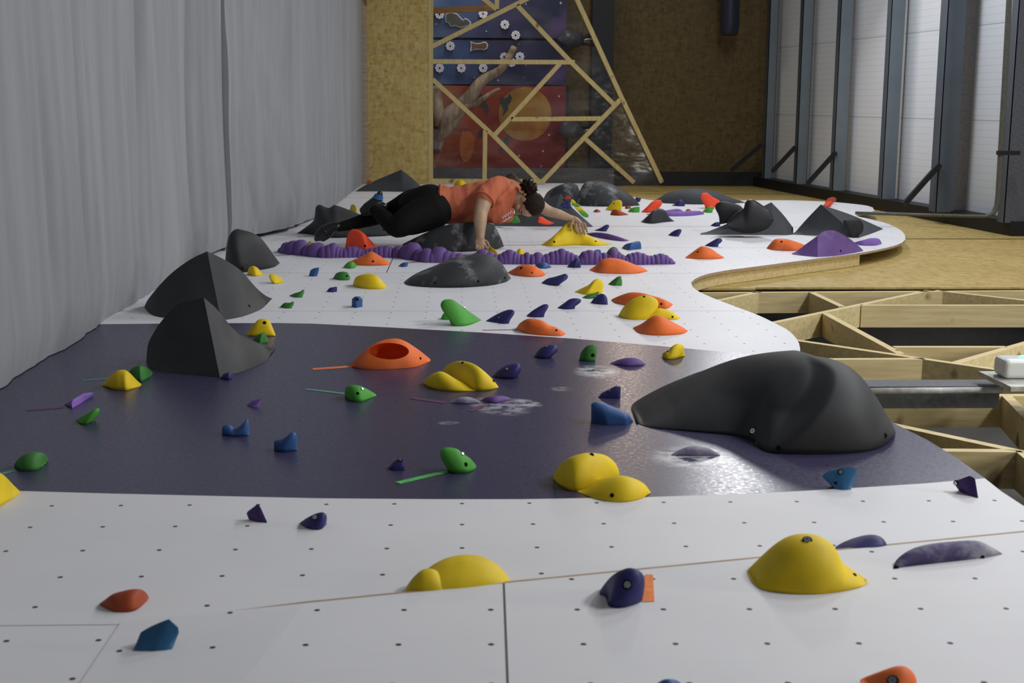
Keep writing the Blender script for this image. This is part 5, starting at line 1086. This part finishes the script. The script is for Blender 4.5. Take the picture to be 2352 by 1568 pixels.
# near arm (right): down to the small yellow hold
AR = [(1130, 436, v0 - 0.10, 0.066, 0.062), (1113, 462, v0 - 0.20, 0.064, 0.060), (1105, 487, v0 - 0.30, 0.055, 0.052), (1103, 505, v0 - 0.36, 0.053, 0.050), (1103, 525, vH + 0.05, 0.043, 0.040), (1103, 546, vH - 0.0, 0.033, 0.030)]
body.append(cap_loft(AR))
AL = [(1190, 446, v0 + 0.14, 0.060, 0.058), (1228, 462, v0 + 0.20, 0.054, 0.052), (1256, 483, v0 + 0.20, 0.046, 0.044), (1285, 492, (v0 + 0.2 + vS) / 2, 0.038, 0.036), (1312, 502, vS + 0.08, 0.026, 0.028)]
body.append(cap_loft(AL))
def finger(P, r0, r1):
    D = spline(P, 10); return tube(D, [r0 + (r1 - r0) * i / 10 for i in range(11)], 10)
def fballs(P, r0, r1):
    D = spline(P, 10); out = [tube(D, [r0 + (r1 - r0) * i / 10 for i in range(11)], 10)]
    I3 = (Vector((1, 0, 0)), Vector((0, 1, 0)), Vector((0, 0, 1)))
    out.append(ball(D[-1], I3, (r1,) * 3, 6)); return out
# near hand: palm and fingers closing on the little hold from the left
body.append(cap_loft([(1103, 547, vH, 0.033, 0.026), (1102, 556, vH - 0.01, 0.040, 0.022), (1104, 563, vH - 0.02, 0.036, 0.018)]))
for (x0, x1, x2, y0, y1, y2, dv_) in ((1096, 1094, 1099, 560, 568, 575, -0.035), (1101, 1101, 1106, 563, 571, 578, -0.038), (1107, 1109, 1113, 563, 571, 577, -0.038), (1113, 1117, 1121, 560, 567, 572, -0.033)):
    body += fballs([atv(x0, y0, vH - 0.01), atv((x0 + x1) / 2, (y0 + y1) / 2, vH - 0.03), atv(x1, y1, vH + dv_), atv(x2, y2, vH + dv_ + 0.02)], 0.0112, 0.0085)
body += fballs([atv(1114, 551, vH + 0.01), atv(1120, 557, vH + 0.0), atv(1123, 564, vH - 0.01), atv(1126, 568, vH)], 0.0105, 0.0085)   # thumb
# far hand: draped over the crest of the winged hold
body.append(cap_loft([(1312, 501, vS + 0.08, 0.026, 0.028), (1322, 505, vS + 0.07, 0.026, 0.036), (1332, 511, vS + 0.06, 0.020, 0.036)]))
for i, (kx, ky, mx, my, tx, ty) in enumerate(((1322, 511, 1322, 524, 1327, 535), (1328, 510, 1331, 525, 1336, 538), (1334, 511, 1339, 525, 1343, 538), (1339, 512, 1346, 523, 1349, 533))):
    vv_ = vS + 0.055 - 0.004 * i
    body += fballs([atv(kx, ky, vv_), atv((kx + mx) / 2 + 1, (ky + my) / 2 - 2, vv_ - 0.02), atv(mx, my, vv_ - 0.035), atv(tx, ty, vv_ - 0.035)], 0.0115, 0.0088)
body += fballs([atv(1317, 506, vS + 0.045), atv(1313, 513, vS + 0.02), atv(1311, 521, vS + 0.012), atv(1312, 528, vS + 0.015)], 0.0105, 0.0085)
LN = [(1000, 482, v0 - 0.04, 0.150, 0.130), (962, 497, v0 - 0.10, 0.138, 0.118), (930, 512, v0 - 0.16, 0.112, 0.098), (911, 524, v0 - 0.18, 0.078, 0.078), (893, 510, v0 - 0.08, 0.070, 0.066), (876, 494, v0 + 0.04, 0.062, 0.060), (860, 482, v0 + 0.14, 0.045, 0.046)]
LF = [(1000, 462, v0 + 0.16, 0.128, 0.120), (950, 463, v0 + 0.20, 0.108, 0.105), (915, 478, v0 + 0.24, 0.088, 0.086), (885, 491, v0 + 0.26, 0.074, 0.072), (850, 502, (v0 + vF) / 2 + 0.16, 0.066, 0.062), (810, 514, vF + 0.06, 0.050, 0.048), (775, 522, vF + 0.02, 0.038, 0.038)]
for L in (LN, LF): body.append(cap_loft([(a, b, c, d * 0.85, e * 0.85) for a, b, c, d, e in L]))
person = mk('person', join(*body), 'skin', label='climber in coral T-shirt and black leggings clinging to the wall, dark hair in a bun', category='person')
fuse(person, 0.0055, 3)
sh = [cap_loft(TR)]
sh.append(cap_loft([(1150, 424, v0 - 0.04, 0.075, 0.09), (1132, 434, v0 - 0.11, 0.086, 0.082), (1116, 452, v0 - 0.18, 0.088, 0.082)]))
sh.append(cap_loft([(1165, 435, v0 + 0.12, 0.075, 0.085), (1192, 446, v0 + 0.16, 0.078, 0.078), (1210, 455, v0 + 0.19, 0.074, 0.072)]))
sh.append(cap_loft([(1120, 485, v0 - 0.06, 0.085, 0.07), (1145, 490, v0 - 0.08, 0.090, 0.06), (1160, 492, v0 - 0.08, 0.075, 0.05)]))
ts = mk('t_shirt', join(*sh), 'shirt', person, label='coral orange T-shirt with a white print on the chest')
def wr(co):
    p = co + Vector((3, 1, 2)); return 0.010 * noise.noise(Vector((p.x * 16, p.y * 5, p.z * 6))) + 0.005 * noise.noise(Vector((p.x * 30, p.y * 12, p.z * 14)))
fuse(ts, 0.008, 6, wr)
# hem fold at the waist and sleeve cuff
def ringtube(c, tdir, ra, rb, r, n=40, seg=8):
    a = tdir.cross(Vector((0, 1, 0))).normalized(); b = tdir.cross(a).normalized(); V = []; F = []
    for i in range(n):
        an = 6.2832 * i / n; p = c + a * math.cos(an) * ra + b * math.sin(an) * rb; o_ = (a * math.cos(an) * ra + b * math.sin(an) * rb).normalized()
        for k in range(seg): q = 6.2832 * k / seg; V.append(p + (o_ * math.cos(q) + tdir * math.sin(q)) * r)
    for i in range(n):
        for k in range(seg): F.append((i * seg + k, i * seg + (k + 1) % seg, ((i + 1) % n) * seg + (k + 1) % seg, ((i + 1) % n) * seg + k))
    return V, F
a, b = atv(1118, 450, v0 - 0.17), atv(1108, 464, v0 - 0.22)
mk('sleeve_hem', ringtube(a.lerp(b, 0.6), (b - a).normalized(), 0.086, 0.080, 0.010), 'shirt', ts)
a, b = atv(1012, 469, v0 + 0.05), atv(1000, 469, v0 + 0.05)
mk('waist_hem', ringtube(a, (b - a).normalized(), 0.156, 0.152, 0.012), 'shirt', ts)
# scribbled white print
bvS = BVHTree.FromPolygons([v.co + Vector(ts['_o']) for v in ts.data.vertices], [tuple(p.vertices) for p in ts.data.polygons])
def onshirt(x, y):
    h = bvS.ray_cast(CAM, ray(x, y).normalized())[0]
    return (h - ray(x, y).normalized() * 0.006) if h is not None else None
t = NT('white_print'); t.col((0.75, 0.72, 0.70)); t.set(0.7, 0.2)
def script_(a, b, n, amp): return [(a[0] + (b[0] - a[0]) * k / n + (amp * 0.7 if k % 2 else -amp * 0.7) * 0.55, a[1] + (b[1] - a[1]) * k / n + (amp if k % 2 else -amp)) for k in range(n + 1)]
for st in (script_((1153, 500), (1176, 486), 9, 2.6), script_((1156, 508), (1172, 498), 5, 1.4), [(1155, 510), (1163, 505), (1175, 497)]):
    ps = [q for q in (onshirt(*p) for p in st) if q is not None]
    if len(ps) > 2: mk('print', tube(spline(ps, 40), 0.0028, 6), t.m, ts, label='white handwritten print')
pn = mk('leggings', join(cap_loft(LN), cap_loft(LF), cap_loft([(955, 476, v0 + 0.06, 0.150, 0.150), (985, 471, v0 + 0.05, 0.170, 0.165), (1008, 470, v0 + 0.05, 0.158, 0.158)])), 'pants', person)
fuse(pn, 0.008, 6)
s1 = mk('climbing_shoe', join(cap_loft([(775, 520, vF + 0.02, 0.040, 0.040), (758, 524, vF + 0.01, 0.046, 0.042), (742, 534, vF, 0.050, 0.044), (731, 545, vF - 0.01, 0.040, 0.040), (727, 549, vF - 0.01, 0.022, 0.026)]), cap_loft([(757, 524, vF + 0.01, 0.045, 0.04), (752, 537, vF + 0.01, 0.04, 0.04), (742, 548, vF, 0.026, 0.03)])), 'shoe', person)
fuse(s1, 0.006, 4)
mk('shoe_strap', join(ringtube(atv(748, 530, vF), (atv(740, 536, vF) - atv(755, 524, vF)).normalized(), 0.052, 0.046, 0.006)), 'shoe', s1)
va2 = v0 + 0.16
s2 = mk('climbing_shoe', join(cap_loft([(862, 482, va2 - 0.02, 0.046, 0.046), (848, 480, va2, 0.052, 0.042), (838, 484, va2, 0.046, 0.04)]), cap_loft([(845, 480, va2, 0.055, 0.042), (860, 466, va2, 0.048, 0.042), (869, 453, va2, 0.036, 0.036), (873, 443, va2, 0.022, 0.026)]), cap_loft([(862, 468, va2, 0.045, 0.04), (882, 474, va2, 0.03, 0.035)])), 'shoe', person)
fuse(s2, 0.006, 4)
a, b = atv(868, 456, va2), atv(871, 447, va2)
mk('blue_strap', join(*[ringtube(a.lerp(b, f), (b - a).normalized(), 0.040 - 0.004 * i, 0.040 - 0.003 * i, 0.006) for i, f in enumerate((0, 0.4, 0.8))]), 'bluestrap', s2, label='bright blue strap across the shoe')
# hair: cap, bun and loose strands
hr = [ball(hp(0, -0.032, 0.044), AX, (0.090, 0.098, 0.093), 24, 0.06)]
hair = mk('hair', join(*hr), 'hair', person)
bun_c = hp(0.075, -0.120, -0.045)
bn = [ball(bun_c, AX, (0.054, 0.050, 0.064), 22, 0.6), ball(hp(0.03, -0.095, 0.0), AX, (0.035, 0.04, 0.035), 12)]
for i in range(80):
    d = Vector((random.uniform(-1, 1), random.uniform(-1, 1), random.uniform(-1, 1))).normalized(); e = Vector((random.uniform(-1, 1), random.uniform(-1, 1), random.uniform(-1, 1))) * 0.02
    bn.append(tube(spline([bun_c + d * 0.035, bun_c + d * 0.055 + e * 0.5, bun_c + d * 0.062 + e], 5), 0.0022, 5))
mk('hair_bun', join(*bn), 'hair', hair)
st_ = []
for i in range(14):
    j = (i - 7) * 1.0
    st_.append(tube(spline([bun_c + Vector((0, 0.01 * math.sin(i), 0)), atv(1203 + j * .5, 424 + j * .6, v0 + 0.05), atv(1185, 410 + j * .7, v0 + 0.03), atv(1166 - j, 402 + j * .5, v0 + 0.02)], 10), 0.0035, 6))
mk('loose_strands', join(*st_), plain('brown_hair_ends', (0.07, 0.035, 0.02), 0.5), hair, label='lighter brown loose strands')
# closed eyes and brows
for s in (-1, 1):
    mk('eyebrow', tube(spline([hp(s * 0.016, 0.088, 0.020), hp(s * 0.034, 0.084, 0.025), hp(s * 0.050, 0.070, 0.020)], 8), 0.003, 6), 'hair', person)
    mk('eyelashes', tube(spline([hp(s * 0.018, 0.083, 0.000), hp(s * 0.032, 0.081, -0.004), hp(s * 0.046, 0.070, 0.000)], 8), 0.0022, 6), 'hair', person)
